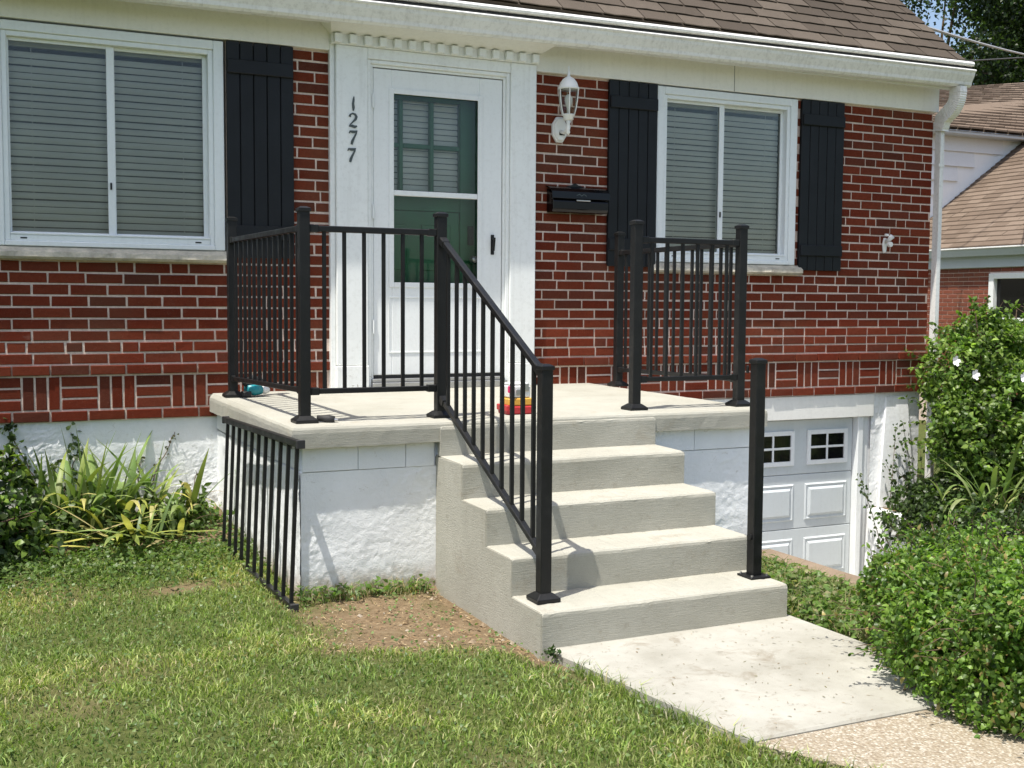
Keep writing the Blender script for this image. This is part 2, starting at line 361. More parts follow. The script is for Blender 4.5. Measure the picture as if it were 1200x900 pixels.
# ------------------------------------------------------------------ ground, path, driveway
def grid_axis(lo, hi, fine0, fine1, st, coarse):
    a = list(np.arange(fine0, fine1 + 1e-6, st)); x = fine0
    left = []; s_ = st
    while x > lo: s_ = min(s_ * 1.35, coarse); x -= s_; left.append(x)
    x = a[-1]; right = []; s_ = st
    while x < hi: s_ = min(s_ * 1.35, coarse); x += s_; right.append(x)
    return left[::-1] + a + right
gx = grid_axis(-900, 900, -3.2, 6.6, .06, 90); gy = grid_axis(-900, 900, -6.0, .4, .06, 90)
V = np.array([[x, y, ground_h(x, y)] for y in gy for x in gx]); nx = len(gx)
far = np.array([[min(1, max(0, bare(x, y))) if (-4 < x < 4 and -7 < y < 1) else (.9 if (x > 5 and -3 < y < .5 and x < 8) else 0.0)] * 3 for y in gy for x in gx])
ii = np.arange(nx - 1)[None, :] + np.arange(len(gy) - 1)[:, None] * nx; ii = ii.ravel()[:, None]
me = raw_mesh('ground', V, ii + np.array([[0, 1, nx + 1, nx]]), None, far, True)
tag(link('ground', me, None, None, 'soil'), kind='structure')

def sheet(name, outline, top, thick, mat, nsub=1, bev=.008):
    m = MB(); n = len(outline); m.add([(x, y, top - thick) for x, y in outline] + [(x, y, top) for x, y in outline],
        [tuple(range(n - 1, -1, -1)), tuple(range(n, 2 * n))] + [(i, (i + 1) % n, n + (i + 1) % n, n + i) for i in range(n)])
    return tag(m.build(name, mat, None, bev), kind='structure')
sheet('path', [(path_edge(-3.05), -3.05), (path_edge(-4.297), -4.297), (1.86, -4.297), (1.83, -3.05)], 0.0, .10, 'walk_concrete')
sheet('aggregate_path', [(path_edge(-4.303), -4.303), (path_edge(-5.2) + .05, -5.2), (2.2, -9.0), (3.9, -9.0), (2.55, -5.6), (1.95, -4.303)], -.006, .10, 'aggregate')
m = MB(); ys = np.linspace(.3, -14, 30)
m.add([(x, y, drive_z(y)) for y in ys for x in (DX0 - .03, DX1 + .03)], [(2 * i, 2 * i + 1, 2 * i + 3, 2 * i + 2) for i in range(29)])
tag(m.build('driveway', 'drive_concrete'), kind='structure')
# retaining walls beside the sunken driveway
m = MB(); ys = np.linspace(-2.04, -9.5, 26); vs = []
for y in ys:
    j = .012 * fbm(0, y, 0, 5, 3); top = .012 + j
    vs += [(2.435 + j, y, -1.5), (2.435 + j * .5, y, top), (2.452, y, top + .014), (2.575, y, top + .012), (2.59 + j, y, top - .004), (2.59 + j, y, -1.5)]
m.add(vs, [(6 * i + k, 6 * i + k + 1, 6 * i + k + 7, 6 * i + k + 6) for i in range(25) for k in range(5)] + [(0, 1, 2, 3, 4, 5), tuple(150 + k for k in (5, 4, 3, 2, 1, 0))])
tag(m.build('retaining_wall', 'retaining_concrete', None), 'low brown weathered retaining wall edging the sunken driveway beside the steps', 'wall')
m = MB(); m.prism_y([(DX1 - .02, -1.5), (DX1 + .14, -1.5), (DX1 + .14, -.26), (DX1 + .02, -.26)], -9.5, -.004)
tag(m.build('retaining_wall', 'parge_clean', None, .01), 'retaining wall on the far side of the sunken driveway, below the bushes', 'wall')

# ------------------------------------------------------------------ the house
house = thing('brick_house', 'red brick house with white trim, black shutters and brown shingle roof', 'house', (2.0, 0, 0))
OPEN = [(-1.385, -.05, 1.655, 3.2), (.60, 2.06, -1, 3.2), (3.045, 4.345, 1.655, 3.2)]
HIDE = [(-.03, .34, 1.70, 3.0), (2.67, 3.03, 1.70, 3.0), (4.39, 4.76, 1.70, 3.0), (-1.78, -1.41, 1.70, 3.0), (PXL + .03, PXR, -1, .80)]
bricks = []      # x0, x1, z0, z1, y of the face
def cut(x0, x1, z0, z1, y):
    parts = [(x0, x1)]
    for a, b, c, d in OPEN:
        if min(z1, d) - max(z0, c) > .4 * (z1 - z0):
            q = []
            for p0, p1 in parts:
                if p1 <= a or p0 >= b: q.append((p0, p1))
                else:
                    if a - p0 > .02: q.append((p0, a - .004))
                    if p1 - b > .02: q.append((b + .004, p1))
            parts = q
    for p0, p1 in parts:
        if p1 - p0 < .018: continue
        if any(p0 > a and p1 < b and z0 > c and z1 < d for a, b, c, d in HIDE): continue
        bricks.append((p0, p1, z0, z1, y))
J = .0060
def course(k, xa, xb, origin):
    z0, z1 = zj(k) + J, zj(k - 1) - J; y = -.013 if k == 9 else (-.006 if k == 13 else 0.0)
    edges = []
    if k % 7 == 0:
        x = origin + .02 * (k / 7)
        while x > xa: x -= 1.5 * L
        while x < xb: edges += [x, x + L]; x += 1.5 * L
    else:
        x = origin + (L / 2 if k % 2 else 0) + rnd.uniform(-.012, .012)
        while x > xa: x -= L
        while x < xb: edges.append(x); x += L
    edges = [e + rnd.uniform(-.005, .005) for e in edges if xa + .015 < e < xb - .015]
    edges = [xa] + edges + [xb]
    for a, b in zip(edges, edges[1:]):
        cut(a + (J if a > xa else 0), b - (J if b < xb else 0), z0 + rnd.uniform(-.0018, .0018), z1 + rnd.uniform(-.0018, .0018), y + rnd.uniform(-.0022, .0022))
def band(xa, xb, start):
    z0, z1 = zj(12), zj(9); x = start; vert = True
    while x > xa: x -= L; vert = not vert
    while x < xb:
        if vert:
            for i in range(3): cut(max(xa, x + i * L / 3 + J), min(xb, x + (i + 1) * L / 3 - J), z0 + J, z1 - J, .001 + rnd.uniform(-.0015, .0015))
        else:
            for i in range(3): cut(max(xa, x + J), min(xb, x + L - J), z0 + i * C + J, z0 + (i + 1) * C - J, .001 + rnd.uniform(-.0015, .0015))
        x += L; vert = not vert
for k in range(-20, 14):
    if 10 <= k <= 12: continue
    course(k, -3.4, .60, -1.189 if k % 7 else -1.237); course(k, 2.06, XE, 2.1433 if k % 7 else 4.23)
band(-3.4, .60, -1.243); band(2.06, 5.42, 4.40)
for k in (10, 11, 12): course(k, 5.42 + J * 2, XE, 2.2)

def brick_geo(w, h, seed):
    r_ = random.Random(seed); j = lambda a: r_.uniform(-a, a); e = .0028
    hw, hh = w / 2, h / 2; vs = []
    for yy, ins in ((0, e), (.0035, 0), (.035, 0)):
        for sx, sz in ((-1, -1), (1, -1), (1, 1), (-1, 1)):
            vs.append((sx * (hw - ins) + j(.0012), yy + (j(.0008) if yy == 0 else 0), sz * (hh - ins) + j(.001)))
    fs = [(0, 1, 2, 3)] + [(a, 4 + a, 4 + (a + 1) % 4, (a + 1) % 4) for a in range(4)] + [(4 + a, 8 + a, 8 + (a + 1) % 4, 4 + (a + 1) % 4) for a in range(4)]
    return vs, fs
wall_core = MB()
def holes(x0, x1, z0, z1, ops, y0, y1, mb):
    xs = sorted({x0, x1, *[v for o in ops for v in o[:2] if x0 < v < x1]}); zs = sorted({z0, z1, *[v for o in ops for v in o[2:] if z0 < v < z1]})
    for a, b in zip(xs, xs[1:]):
        run = None
        for c, d in zip(zs, zs[1:]):
            mx_, mz = (a + b) / 2, (c + d) / 2
            if any(o[0] < mx_ < o[1] and o[2] < mz < o[3] for o in ops):
                if run: mb.box(a, b, y0, y1, *run); run = None
            else: run = (run[0], d) if run else (c, d)
        if run: mb.box(a, b, y0, y1, *run)
holes(-5.5, XE - .002, zj(13), 3.3, OPEN, .006, .20, wall_core)
wall = wall_core.build('wall', 'mortar', house)
def score(b):
    cx = (b[0] + b[1]) / 2; cz = (b[2] + b[3]) / 2; d = (Vector((cx, 0, cz)) - CAM).length
    vis = 1 if cx > -1.42 else .01
    return vis * (b[1] - b[0]) * (b[3] - b[2]) / d ** 2
order = sorted(range(len(bricks)), key=lambda i: -score(bricks[i])); single = set(order[:295]); cache = {}
joined = MB()
for i, b in enumerate(bricks):
    w, h = b[1] - b[0], b[3] - b[2]; loc = ((b[0] + b[1]) / 2, b[4], (b[2] + b[3]) / 2)
    if i in single:
        key = (round(w / .006), round(h / .004), i % 3)
        if key not in cache:
            vs, fs = brick_geo(w, h, i); me = bpy.data.meshes.new('brick'); me.from_pydata(vs, [], fs); me.materials.append(MATS['brick']); cache[key] = me
        o = bpy.data.objects.new('brick', cache[key]); COL.objects.link(o); o.parent = wall; o.location = loc
    else:
        vs, fs = brick_geo(w, h, i); joined.add([(x + loc[0], y + loc[1], z + loc[2]) for x, y, z in vs], fs)
me = bpy.data.meshes.new('brickwork'); me.from_pydata(joined.v, [], joined.f)
tag(link('brickwork', me, wall, None, 'brick'), kind='stuff')

# foundation: rough white coating, set back under the brick
GX0, GX1 = 2.66, 5.06
fd = MB()
def rough_sheet(mb, x0, x1, z0, z1, y, n=.02, amp=.012, axis='x', seed=0, sgn=-1):
    a = max(2, int((x1 - x0) / n)); b = max(2, int((z1 - z0) / n)); base = len(mb.v)
    for j in range(b + 1):
        for i in range(a + 1):
            p = x0 + (x1 - x0) * i / a; z = z0 + (z1 - z0) * j / b
            q_ = max(0, min(1, .25 + 1.2 * fbm(p, seed + 11, z, 3.1, 3))); h = amp * (fbm(p, seed, z, 5, 3) * .45 + .8 * max(0, .35 - abs(fbm(p + .08 * fbm(p, z, 1, 6, 2), seed + 7, z, 5.5, 4))) * q_ * 2.2 + .35 * fbm(p, seed + 3, z, 45, 4) * (.25 + q_))
            mb.v.append((p, y + sgn * h, z) if axis == 'x' else (y + sgn * h, p, z))
    for j in range(b):
        for i in range(a):
            q = base + j * (a + 1) + i; mb.f.append((q, q + 1, q + a + 2, q + a + 1))
fd.box(-5.5, PXL + .02, .032, .25, -.6, zj(13)); rough_sheet(fd, -3.4, PXL + .2, -.25, zj(13) - .002, .020, .014, .008)
fd.box(PXL + .02, GX0, .06, .25, -1.6, zj(13));  
fd.box(GX0, GX1 + .12, .20, .30, .47, zj(13))
fd.build('foundation', 'parge', house, 0)
f2 = MB(); f2.box(GX1 + .12, XE - .03, .055, .25, -1.6, zj(13)); rough_sheet(f2, GX1 + .13, XE - .03, -1.3, zj(13) - .002, .030, .02, .008); f2.build('foundation', 'parge_clean', house)
m = MB(); m.add([(5.20, .045, -1.35), (5.60, .045, -1.35), (5.60, .045, .66), (5.33, .045, .66), (5.05, -.16, -1.35), (5.66, -.16, -1.35), (5.58, .02, .655), (5.34, .02, .655)],
    [(4, 5, 6, 7), (0, 4, 7, 3), (1, 2, 6, 5), (3, 7, 6, 2)]); m.build('pier', 'parge_clean', house, .01)
# walls of the house that the picture does not face, and the roof behind
m = MB(); m.box(XE - .20, XE - .004, .201, 7.0, -1.6, 3.3); m.box(-5.5, -5.3, .201, 7.0, -1.6, 3.3); m.box(-5.3, XE - .2, 6.8, 7.0, -1.6, 3.3)
m.add([(XE - .1, .0, 3.3), (XE - .1, 7, 3.3), (XE - .1, 3.5, 6.2)], [(0, 1, 2)]); m.add([(-5.4, .0, 3.3), (-5.4, 7, 3.3), (-5.4, 3.5, 6.2)], [(0, 1, 2)])
m.box(-5.3, XE - .2, .21, 6.8, .5, .56); m.box(-5.3, XE - .2, .21, 6.8, 3.2, 3.26); m.build('rear_wall', 'dark_room', house)
# sills
for x0, x1 in ((-1.43, -.03), (3.02, 4.385)):
    m = MB(); n = 60; vs = []
    for i in range(n + 1):
        x = x0 + (x1 - x0) * i / n; a = .012 * fbm(x, 0, 0, 9, 4); b = .014 * fbm(x, 5, 0, 11, 4); e = .012 * fbm(x, 9, 0, 7, 4)
        vs += [(x, .06, 1.640), (x, -.045 + .3 * a, 1.640), (x, -.060 + a, 1.655), (x, -.052 + b, 1.683 + b * .6), (x, -.030 + e, 1.697 + e * .4), (x, -.012, 1.713), (x, .06, 1.718)]
    m.add(vs, [(7 * i + k, 7 * i + k + 1, 7 * i + k + 8, 7 * i + k + 7) for i in range(n) for k in range(6)] + [tuple(range(7)), tuple(7 * n + k for k in range(6, -1, -1))])
    m.build('window_sill', 'stone_sill', house)
# windows: casing, frame, two sashes, panes
def window(x0, x1, z0, z1, mull, left):
    root = link('window', None, house, ((x0 + x1) / 2, 0, z0))
    cw = .062
    m = MB(); m.box(x0, x0 + cw, -.018, .06, z0, z1); m.box(x1 - cw, x1, -.018, .06, z0, z1); m.box(x0 + cw, x1 - cw, -.018, .06, z1 - .055, z1); m.box(x0 + cw, x1 - cw, -.022, .06, z0, z0 + .03)
    m.build('casing', 'vinyl', root, .004)
    a, b, c, d = x0 + cw, x1 - cw, z0 + .03, z1 - .055
    m = MB(); fw = .030
    m.box(a, a + fw, -.006, .07, c, d); m.box(b - fw, b, -.006, .07, c, d); m.box(a + fw, b - fw, -.006, .07, d - fw, d); m.box(a + fw, b - fw, -.012, .07, c, c + .035)
    m.box(a + .03, b - .03, -.016, -.002, c + .035, c + .047)
    fr = m.build('frame', 'vinyl', root, .003)
    for xx in (a + .10, b - .10):
        MB().box(xx - .018, xx + .018, -.0135, -.011, c + .012, c + .020).build('weep_cover', 'dark_room', root)
    a += fw; b -= fw; c += .035; d -= fw
    for i, (p, q, yy) in enumerate(((a, mull + .02, .022), (mull - .02, b, .040))):
        m = MB(); s_ = .020 if i == 0 else .022; lw = .012 if (i == 0) else .044; rw = .044 if i == 0 else .026
        m.box(p, p + lw, yy, yy + .02, c, d); m.box(q - rw, q, yy, yy + .02, c, d); m.box(p + lw, q - rw, yy, yy + .02, c, c + s_); m.box(p + lw, q - rw, yy, yy + .02, d - s_, d)
        sa = m.build('sash', 'vinyl', root, .002)
        MB().box(p + lw - .003, q - rw + .003, yy + .009, yy + .013, c + s_ - .003, d - s_ + .003).build('pane', 'window_glass', sa)
        if i == 0: MB().box(q - rw + .012, q - rw + .022, yy - .008, yy, (c + d) / 2 - .28, (c + d) / 2 - .24).build('latch', 'dark_room', sa)
    m = MB(); m.box(a - .02, b + .02, .19, .20, c - .02, d + .02); m.box(a - .02, a - .012, .07, .19, c - .02, d + .02); m.box(b + .012, b + .02, .07, .19, c - .02, d + .02)
    m.build('recess', 'dark_room', root)
    lab = 'pale closed slat blind behind the window ' + ('left of the front door' if left else 'right of the front door')
    bl = thing('window_blind', lab, 'blind', ((a + b) / 2, .10, c), 'closed slat blinds behind the front windows')
    MB().box(a + .004, b - .004, .095, .13, d - .035, d - .002).build('head_rail', 'blind', bl, .003)
    nsl = int((d - c - .06) / .0405); me = None
    for i in range(nsl):
        z = c + .03 + i * .0405
        if me is None:
            mm = MB(); pr = [(.004, -.0172), (.0, -.006), (.002, .006), (.008, .0172)]; n = len(pr); ln = (b - a) / 2 - .006
            mm.add([(sx * ln, y, zz) for sx in (-1, 1) for y, zz in pr] + [(sx * ln, y + .0015, zz) for sx in (-1, 1) for y, zz in pr],
                   [(k, k + 1, n + k + 1, n + k) for k in range(n - 1)] + [(2 * n + k, 3 * n + k, 3 * n + k + 1, 2 * n + k + 1) for k in range(n - 1)])
            me = mm.mesh('slat', 0, True); me.materials.append(MATS['blind'])
        o = link('slat', me, bl, ((a + b) / 2 + rnd.uniform(-.001, .001), .098, z)); o.rotation_euler = (R(rnd.uniform(-9, 7)), R(rnd.uniform(-.2, .2)), R(rnd.uniform(-.3, .3)))
    for f in (.12, .5, .88):
        MB().box(a + (b - a) * f - .0015, a + (b - a) * f + .0015, .0955, .097, c + .01, d - .03).build('cord', 'blind', bl)
    MB().box(a + .006, b - .006, .093, .118, c + .004, c + .02).build('bottom_rail', 'blind', bl, .003)
window(-1.376, -.066, 1.716, 2.988, -.720, True); window(3.055, 4.330, 1.716, 2.990, 3.652, False)
# shutters: four boards, two battens
def shutter(x0, x1):
    root = link('shutter', None, house, ((x0 + x1) / 2, 0, 1.675)); n = 5; w = (x1 - x0) / n
    for i in range(n): MB().box(x0 + i * w + .0022, x0 + (i + 1) * w - .0022, -.030 + rnd.uniform(-.001, .001), -.012, 1.675 + rnd.uniform(0, .002), 2.995).build('board', 'shutter_paint', root, .003)
    MB().box(x0 + .004, x1 - .004, -.0118, -.002, 1.69, 2.98).build('backing', 'shutter_paint', root)
    for z in (1.79, 2.80): MB().box(x0 + .006, x1 - .006, -.048, -.0315, z, z + .085).build('batten', 'shutter_paint', root, .004)
for a, b in ((-.052, .367), (2.645, 3.050), (4.362, 4.785), (-1.815, -1.392)): shutter(a, b)
# frieze, soffit, gutter, downspout
m = MB(); m.box(-5.5, .602, -.028, .05, 3.0, 3.30); m.box(2.058, XE + .03, -.028, .05, 3.0, 3.30); m.build('frieze', 'frieze_paint', house, .003)
for xs_ in (-2.3, 3.72): MB().box(xs_ - .0015, xs_ + .0015, -.0295, -.027, 3.0, 3.24).build('frieze_joint', 'dark_room', house)
MB().box(-5.5, XE + .03, -.145, .05, 3.215, 3.235).build('soffit', 'frieze_paint', house)
MB().box(-5.5, XE + .06, -.165, -.145, 3.16, 3.37).build('fascia', 'white_trim', house)
def gz(x): return .0085 * (x - 5.77)
G0, G1 = -5.6, 5.88
gp = [(-.168, 3.30), (-.168, 3.178), (-.245, 3.174), (-.262, 3.190), (-.266, 3.212), (-.278, 3.235), (-.292, 3.262), (-.297, 3.284), (-.306, 3.290), (-.310, 3.299), (-.305, 3.307), (-.290, 3.308), (-.288, 3.296), (-.282, 3.265), (-.268, 3.238), (-.256, 3.215), (-.252, 3.196), (-.240, 3.182), (-.173, 3.186), (-.173, 3.30)]
gut = MB(); n = len(gp); xs_ = np.linspace(G0, G1, 24)
gut.add([(x, y, z + gz(x)) for x in xs_ for y, z in gp], [(n * i + k, n * i + (k + 1) % n, n * (i + 1) + (k + 1) % n, n * (i + 1) + k) for i in range(23) for k in range(n)] + [tuple(range(n)), tuple(23 * n + k for k in range(n - 1, -1, -1))])
gu = gut.build('gutter', 'gutter_paint', house)
m = MB(); m.add([(G1 + .001, y, z + gz(G1)) for y, z in gp[:11]] + [(G1 + .003, y, z + gz(G1)) for y, z in gp[:11]], [tuple(range(11)), tuple(range(21, 10, -1))] + [(k, (k + 1) % 11, 11 + (k + 1) % 11, 11 + k) for k in range(11)]); m.build('end_cap', 'gutter_paint', gu)
m = MB(); prof = [(-.17, 3.380), (-.262, 3.377), (-.283, 3.370), (-.291, 3.356), (-.287, 3.343), (-.274, 3.336), (-.17, 3.336)]; n = 7
m.add([(x, y, z + gz(x) * .9) for x in xs_ for y, z in prof], [(n * i + k, n * i + (k + 1) % n, n * (i + 1) + (k + 1) % n, n * (i + 1) + k) for i in range(23) for k in range(n)] + [tuple(range(7)), tuple(161 + k for k in range(6, -1, -1))])
m.build('gutter_cover', 'gutter_paint', gu)
m = MB(); m.add([(x, y, z + gz(x) * .95) for x in (G0 + .01, G1 - .01) for y, z in ((-.292, 3.304), (-.20, 3.304), (-.20, 3.334), (-.262, 3.334))], [(0, 1, 5, 4), (1, 2, 6, 5), (2, 3, 7, 6), (3, 0, 4, 7), (0, 3, 2, 1), (4, 5, 6, 7)]); m.build('gap_dark_strip', 'gap_dark', gu)  # added dark strip, standing in for debris and shade in the gutter gap
ds = MB()
def rect_tube(mb, pts, hw, hd, ribs=False):
    ps = [Vector(p) for p in pts]; base = len(mb.v); k = len(ps)
    for i, p in enumerate(ps):
        d = (ps[min(i + 1, k - 1)] - ps[max(i - 1, 0)]).normalized(); a = Vector((1, 0, 0)); a = (a - d * a.dot(d)).normalized(); b = d.cross(a)
        f = 1 + (.07 if (ribs and i % 2) else 0)
        for sx, sy in ((-1, -1), (-.7, -1.12), (.7, -1.12), (1, -1), (1, 1), (-1, 1)): mb.v.append(tuple(p + a * hw * f * sx + b * hd * f * sy))
    for i in range(k - 1):
        for j in range(6): mb.f.append((base + 6 * i + j, base + 6 * i + (j + 1) % 6, base + 6 * (i + 1) + (j + 1) % 6, base + 6 * (i + 1) + j))
DSX = XE + .034
arc = []
for i in range(27):
    t_ = i / 26 * math.pi * .33; arc.append((DSX, -.222 + .17 * (1 - math.cos(t_)), 3.13 - .17 * math.sin(t_)))
la = arc[-1]
arc2 = [(DSX, la[1] + .10 * i / 6, la[2] - .06 * i / 6) for i in range(1, 5)]
end = arc2[-1]; arc3 = [(DSX, end[1] + .03 * math.sin(t_), end[2] - .05 * t_ - .02) for t_ in (.4, .8, 1.2, 1.57)]
rect_tube(ds, [(DSX, -.222, 3.175)] + arc + arc2 + arc3, .034, .056, True)
yb = arc3[-1][1]
rect_tube(ds, [(DSX, yb, arc3[-1][2] + .005), (DSX, yb, 1.4), (DSX, yb, .2), (DSX, yb, -.18)], .020, .030)
dsp = ds.build('downspout', 'gutter_paint', house)
for z in (2.55, .95): MB().box(XE - .002, DSX + .023, yb - .036, yb - .0335, z, z + .025).build('strap', 'gutter_paint', dsp)
# roof: decking, shingles one by one
SL = .86; RY0, RZ0 = -.235, 3.382; RXE = 5.835; cosS = 1 / math.sqrt(1 + SL * SL); EXP = .148
def roof_pt(x, s_, up=0):   # s_ measured up the slope
    return (x, RY0 + s_ * cosS - up * SL * cosS, RZ0 + s_ * SL * cosS + up * cosS)
m = MB(); A = [roof_pt(x, s_, -.012) for x, s_ in ((-5.7, .015), (RXE - .015, .015), (RXE - .015, 4.95), (-5.7, 4.95))]; B = [roof_pt(x, s_, -.06) for x, s_ in ((-5.7, .015), (RXE - .015, .015), (RXE - .015, 4.95), (-5.7, 4.95))]
m.add(A + B, [(0, 1, 2, 3), (7, 6, 5, 4), (0, 4, 5, 1), (1, 5, 6, 2), (2, 6, 7, 3), (3, 7, 4, 0)])
bk = [(-5.7, 7.2, 3.33), (RXE - .015, 7.2, 3.33)]; m.add([A[3], A[2], bk[1], bk[0]], [(0, 1, 2, 3)])
roof = m.build('roof', 'shingle', house)
MB().add([roof_pt(RXE - .01, .0, -.13), roof_pt(RXE - .01, 4.9, -.13), roof_pt(RXE - .01, 4.9, -.014), roof_pt(RXE - .01, .0, -.014), roof_pt(RXE - .035, .0, -.13), roof_pt(RXE - .035, 4.9, -.13), roof_pt(RXE - .035, 4.9, -.014), roof_pt(RXE - .035, .0, -.014)],
    [(0, 1, 2, 3), (7, 6, 5, 4), (0, 4, 5, 1), (3, 2, 6, 7), (0, 3, 7, 4)]).build('rake_board', 'white_trim', house)
def shingle_mesh(w, seed):
    r_ = random.Random(seed); hl = EXP * 1.25; n = 4; vs = []
    for i in range(n + 1):
        x = -w / 2 + w * i / n; dz = r_.uniform(-.0015, .0025); dy = r_.uniform(-.004, .004)
        for (s_, up) in ((dy, .0135 + dz), (hl, .001), (dy, .0065 + dz * .5)):
            q = roof_pt(x, s_, up); vs.append((q[0], q[1] - RY0, q[2] - RZ0))
    fs = []
    for i in range(n): a = 3 * i; fs += [(a, a + 3, a + 4, a + 1), (a, a + 2, a + 5, a + 3), (a + 2, a + 1, a + 4, a + 5)]
    fs += [(0, 1, 2), (3 * n, 3 * n + 2, 3 * n + 1)]
    return vs, fs
sing = 0; sj = MB(); cacheS = {}
for r_i in range(30):
    x = RXE - (.10 + .23 * ((r_i * .41) % 1)); x1 = RXE; i = 0
    while x1 > -5.6:
        x0 = max(x, -5.7); w = x1 - x0 - .012; cx = (x0 + x1) / 2; q = roof_pt(cx, r_i * EXP)
        inview = r_i < 11 and cx > 1.6 + r_i * .10
        if inview and sing < 290:
            key = (round(w / .012), (i + r_i) % 4)
            if key not in cacheS:
                vs, fs = shingle_mesh(w, i + 31 * r_i); me = bpy.data.meshes.new('shingle'); me.from_pydata(vs, [], fs); me.materials.append(MATS['shingle']); cacheS[key] = me
            o = bpy.data.objects.new('shingle', cacheS[key]); COL.objects.link(o); o.parent = roof; o.location = (q[0], q[1], q[2] + rnd.uniform(0, .0012)); sing += 1
        else:
            vs, fs = shingle_mesh(w, i + 31 * r_i); sj.add([(a + q[0], b + q[1], c + q[2]) for a, b, c in vs], fs)
        x1 = x0; x -= .325 + rnd.uniform(-.012, .012); i += 1
me = bpy.data.meshes.new('shingles'); me.from_pydata(sj.v, [], sj.f); tag(link('shingles', me, roof, None, 'shingle'), kind='stuff')

# door surround
sur = link('door_surround', None, house, (1.33, 0, PZ))
def pil(x0, x1, nm='pilaster'):
    pr = MB().box(x0, x1, -.060, .05, .995, 3.035).build(nm, 'white_paint', sur, .004)
    MB().box(x0 - .004, x1 + .004, -.068, .05, .832, .992).build('plinth', 'white_paint', sur, .004)
pil(.632, .842); pil(1.858, 2.052)
MB().box(.598, .631, -.034, .05, .835, 3.06).build('side_trim', 'white_paint', sur, .003); MB().box(2.053, 2.064, -.034, .05, .835, 3.06).build('side_trim', 'white_paint', sur, .003)
MB().box(.843, 1.857, -.056, .05, 2.965, 3.035).build('header_board', 'white_paint', sur, .003)
m = MB(); m.box(.843, .868, -.046, .05, .835, 2.964); m.box(1.832, 1.857, -.046, .05, .835, 2.964); m.box(.868, 1.832, -.046, .05, 2.938, 2.964); m.build('casing', 'white_paint', sur, .004)
m = MB(); m.box(.868, .886, -.030, .05, .90, 2.938); m.box(1.814, 1.832, -.030, .05, .90, 2.938); m.box(.886, 1.814, -.030, .05, 2.922, 2.938); m.build('jamb', 'white_paint', sur, .002)
MB().box(.598, 2.064, -.072, .05, 3.036, 3.13).build('entablature', 'white_paint', sur, .003)
me = None
for i in range(15):
    if me is None: me = MB().box(-.024, .024, -.036, 0, -.0275, .0275).mesh('dentil', .003); me.materials.append(MATS['white_paint'])
    link('dentil', me, sur, (.635 + i * .0993, -.0725, 3.068))
m = MB(); x0, x1 = .598, 2.064; e = .055
m.add([(x0, -.074, 3.098), (x1, -.074, 3.098), (x1 + e, -.25, 3.145), (x0 - e, -.25, 3.135), (x0, -.0, 3.098), (x1, -.0, 3.098), (x1 + e, -.0, 3.17), (x0 - e, -.0, 3.16), (x0 - e, -.25, 3.19), (x1 + e, -.25, 3.19), (x0 - e, 0, 3.19), (x1 + e, 0, 3.19)],
    [(0, 1, 2, 3), (1, 5, 6, 2), (0, 3, 7, 4), (3, 2, 9, 8), (2, 6, 11, 9), (3, 8, 10, 7)]); m.build('crown', 'frieze_paint', sur)
# house number 1277, each digit a bent strip of metal
def ribbon(pts, name, parent, loc, thick=.004):
    m = MB(); n = len(pts); vs = []
    for i, (x, z, w) in enumerate(pts):
        w = w * 1.35
        a, b = pts[max(i - 1, 0)], pts[min(i + 1, n - 1)]; dx, dz = b[0] - a[0], b[1] - a[1]; l_ = math.hypot(dx, dz); px, pz = -dz / l_ * w / 2, dx / l_ * w / 2
        for yy in (-thick, 0): vs += [(x + px + loc[0], yy + loc[1], z + pz + loc[2]), (x - px + loc[0], yy + loc[1], z - pz + loc[2])]
    m.add(vs, [(0, 1, 3, 2), (4 * n - 4, 4 * n - 2, 4 * n - 1, 4 * n - 3)] + sum([[(4 * i, 4 * i + 4, 4 * i + 5, 4 * i + 1), (4 * i + 2, 4 * i + 3, 4 * i + 7, 4 * i + 6), (4 * i, 4 * i + 2, 4 * i + 6, 4 * i + 4), (4 * i + 1, 4 * i + 5, 4 * i + 7, 4 * i + 3)] for i in range(n - 1)], []))
    return m.build(name, 'digit_grey', parent)
one = [(.006, .090, .004), (.004, .070, .010), (.000, .045, .011), (.003, .022, .013), (.002, 0, .006)]
two = [(-.022, .066, .012), (-.018, .080, .008), (-.004, .088, .007), (.014, .083, .010), (.022, .069, .013), (.016, .052, .012), (.0, .036, .007), (-.018, .018, .005), (-.025, .008, .008), (-.008, .009, .013), (.012, .004, .013), (.026, .010, .006)]
seven = [(-.026, .070, .004), (-.020, .082, .009), (-.004, .080, .013), (.012, .081, .012), (.026, .088, .006), (.020, .070, .007), (.004, .040, .010), (-.006, .018, .013), (-.010, 0, .010)]
for g, z in ((one, 2.625), (two, 2.52), (seven, 2.412), (seven, 2.30)): ribbon(g, 'digit', sur, (.742 - (.01 if z < 2.35 else 0), -.0605, z))
# storm door
sdr = link('storm_door', None, house, (1.35, 0, .905))
X0, X1 = .890, 1.810; ya, yb_ = -.022, .012
m = MB(); m.box(X0, 1.018, ya, yb_, .925, 2.916); m.box(1.640, X1, ya, yb_, .925, 2.916); m.box(1.018, 1.640, ya, yb_, 2.775, 2.916); m.box(1.018, 1.640, ya, yb_, .925, 1.525); m.build('frame', 'white_trim', sdr, .004)
m = MB()
for a, b, c, d in ((1.018, 1.640, 1.525, 2.775),): m.box(a - .022, a + .012, ya - .006, ya - .0005, c - .022, d + .022); m.box(b - .012, b + .022, ya - .006, ya - .0005, c - .022, d + .022); m.box(a + .012, b - .012, ya - .006, ya - .0005, d - .012, d + .022); m.box(a + .012, b - .012, ya - .006, ya - .0005, c - .022, c + .012)
m.build('glass_bead', 'white_trim', sdr, .002)
MB().box(1.030, 1.628, ya - .004, yb_, 2.105, 2.140).build('meeting_rail', 'white_trim', sdr, .003)
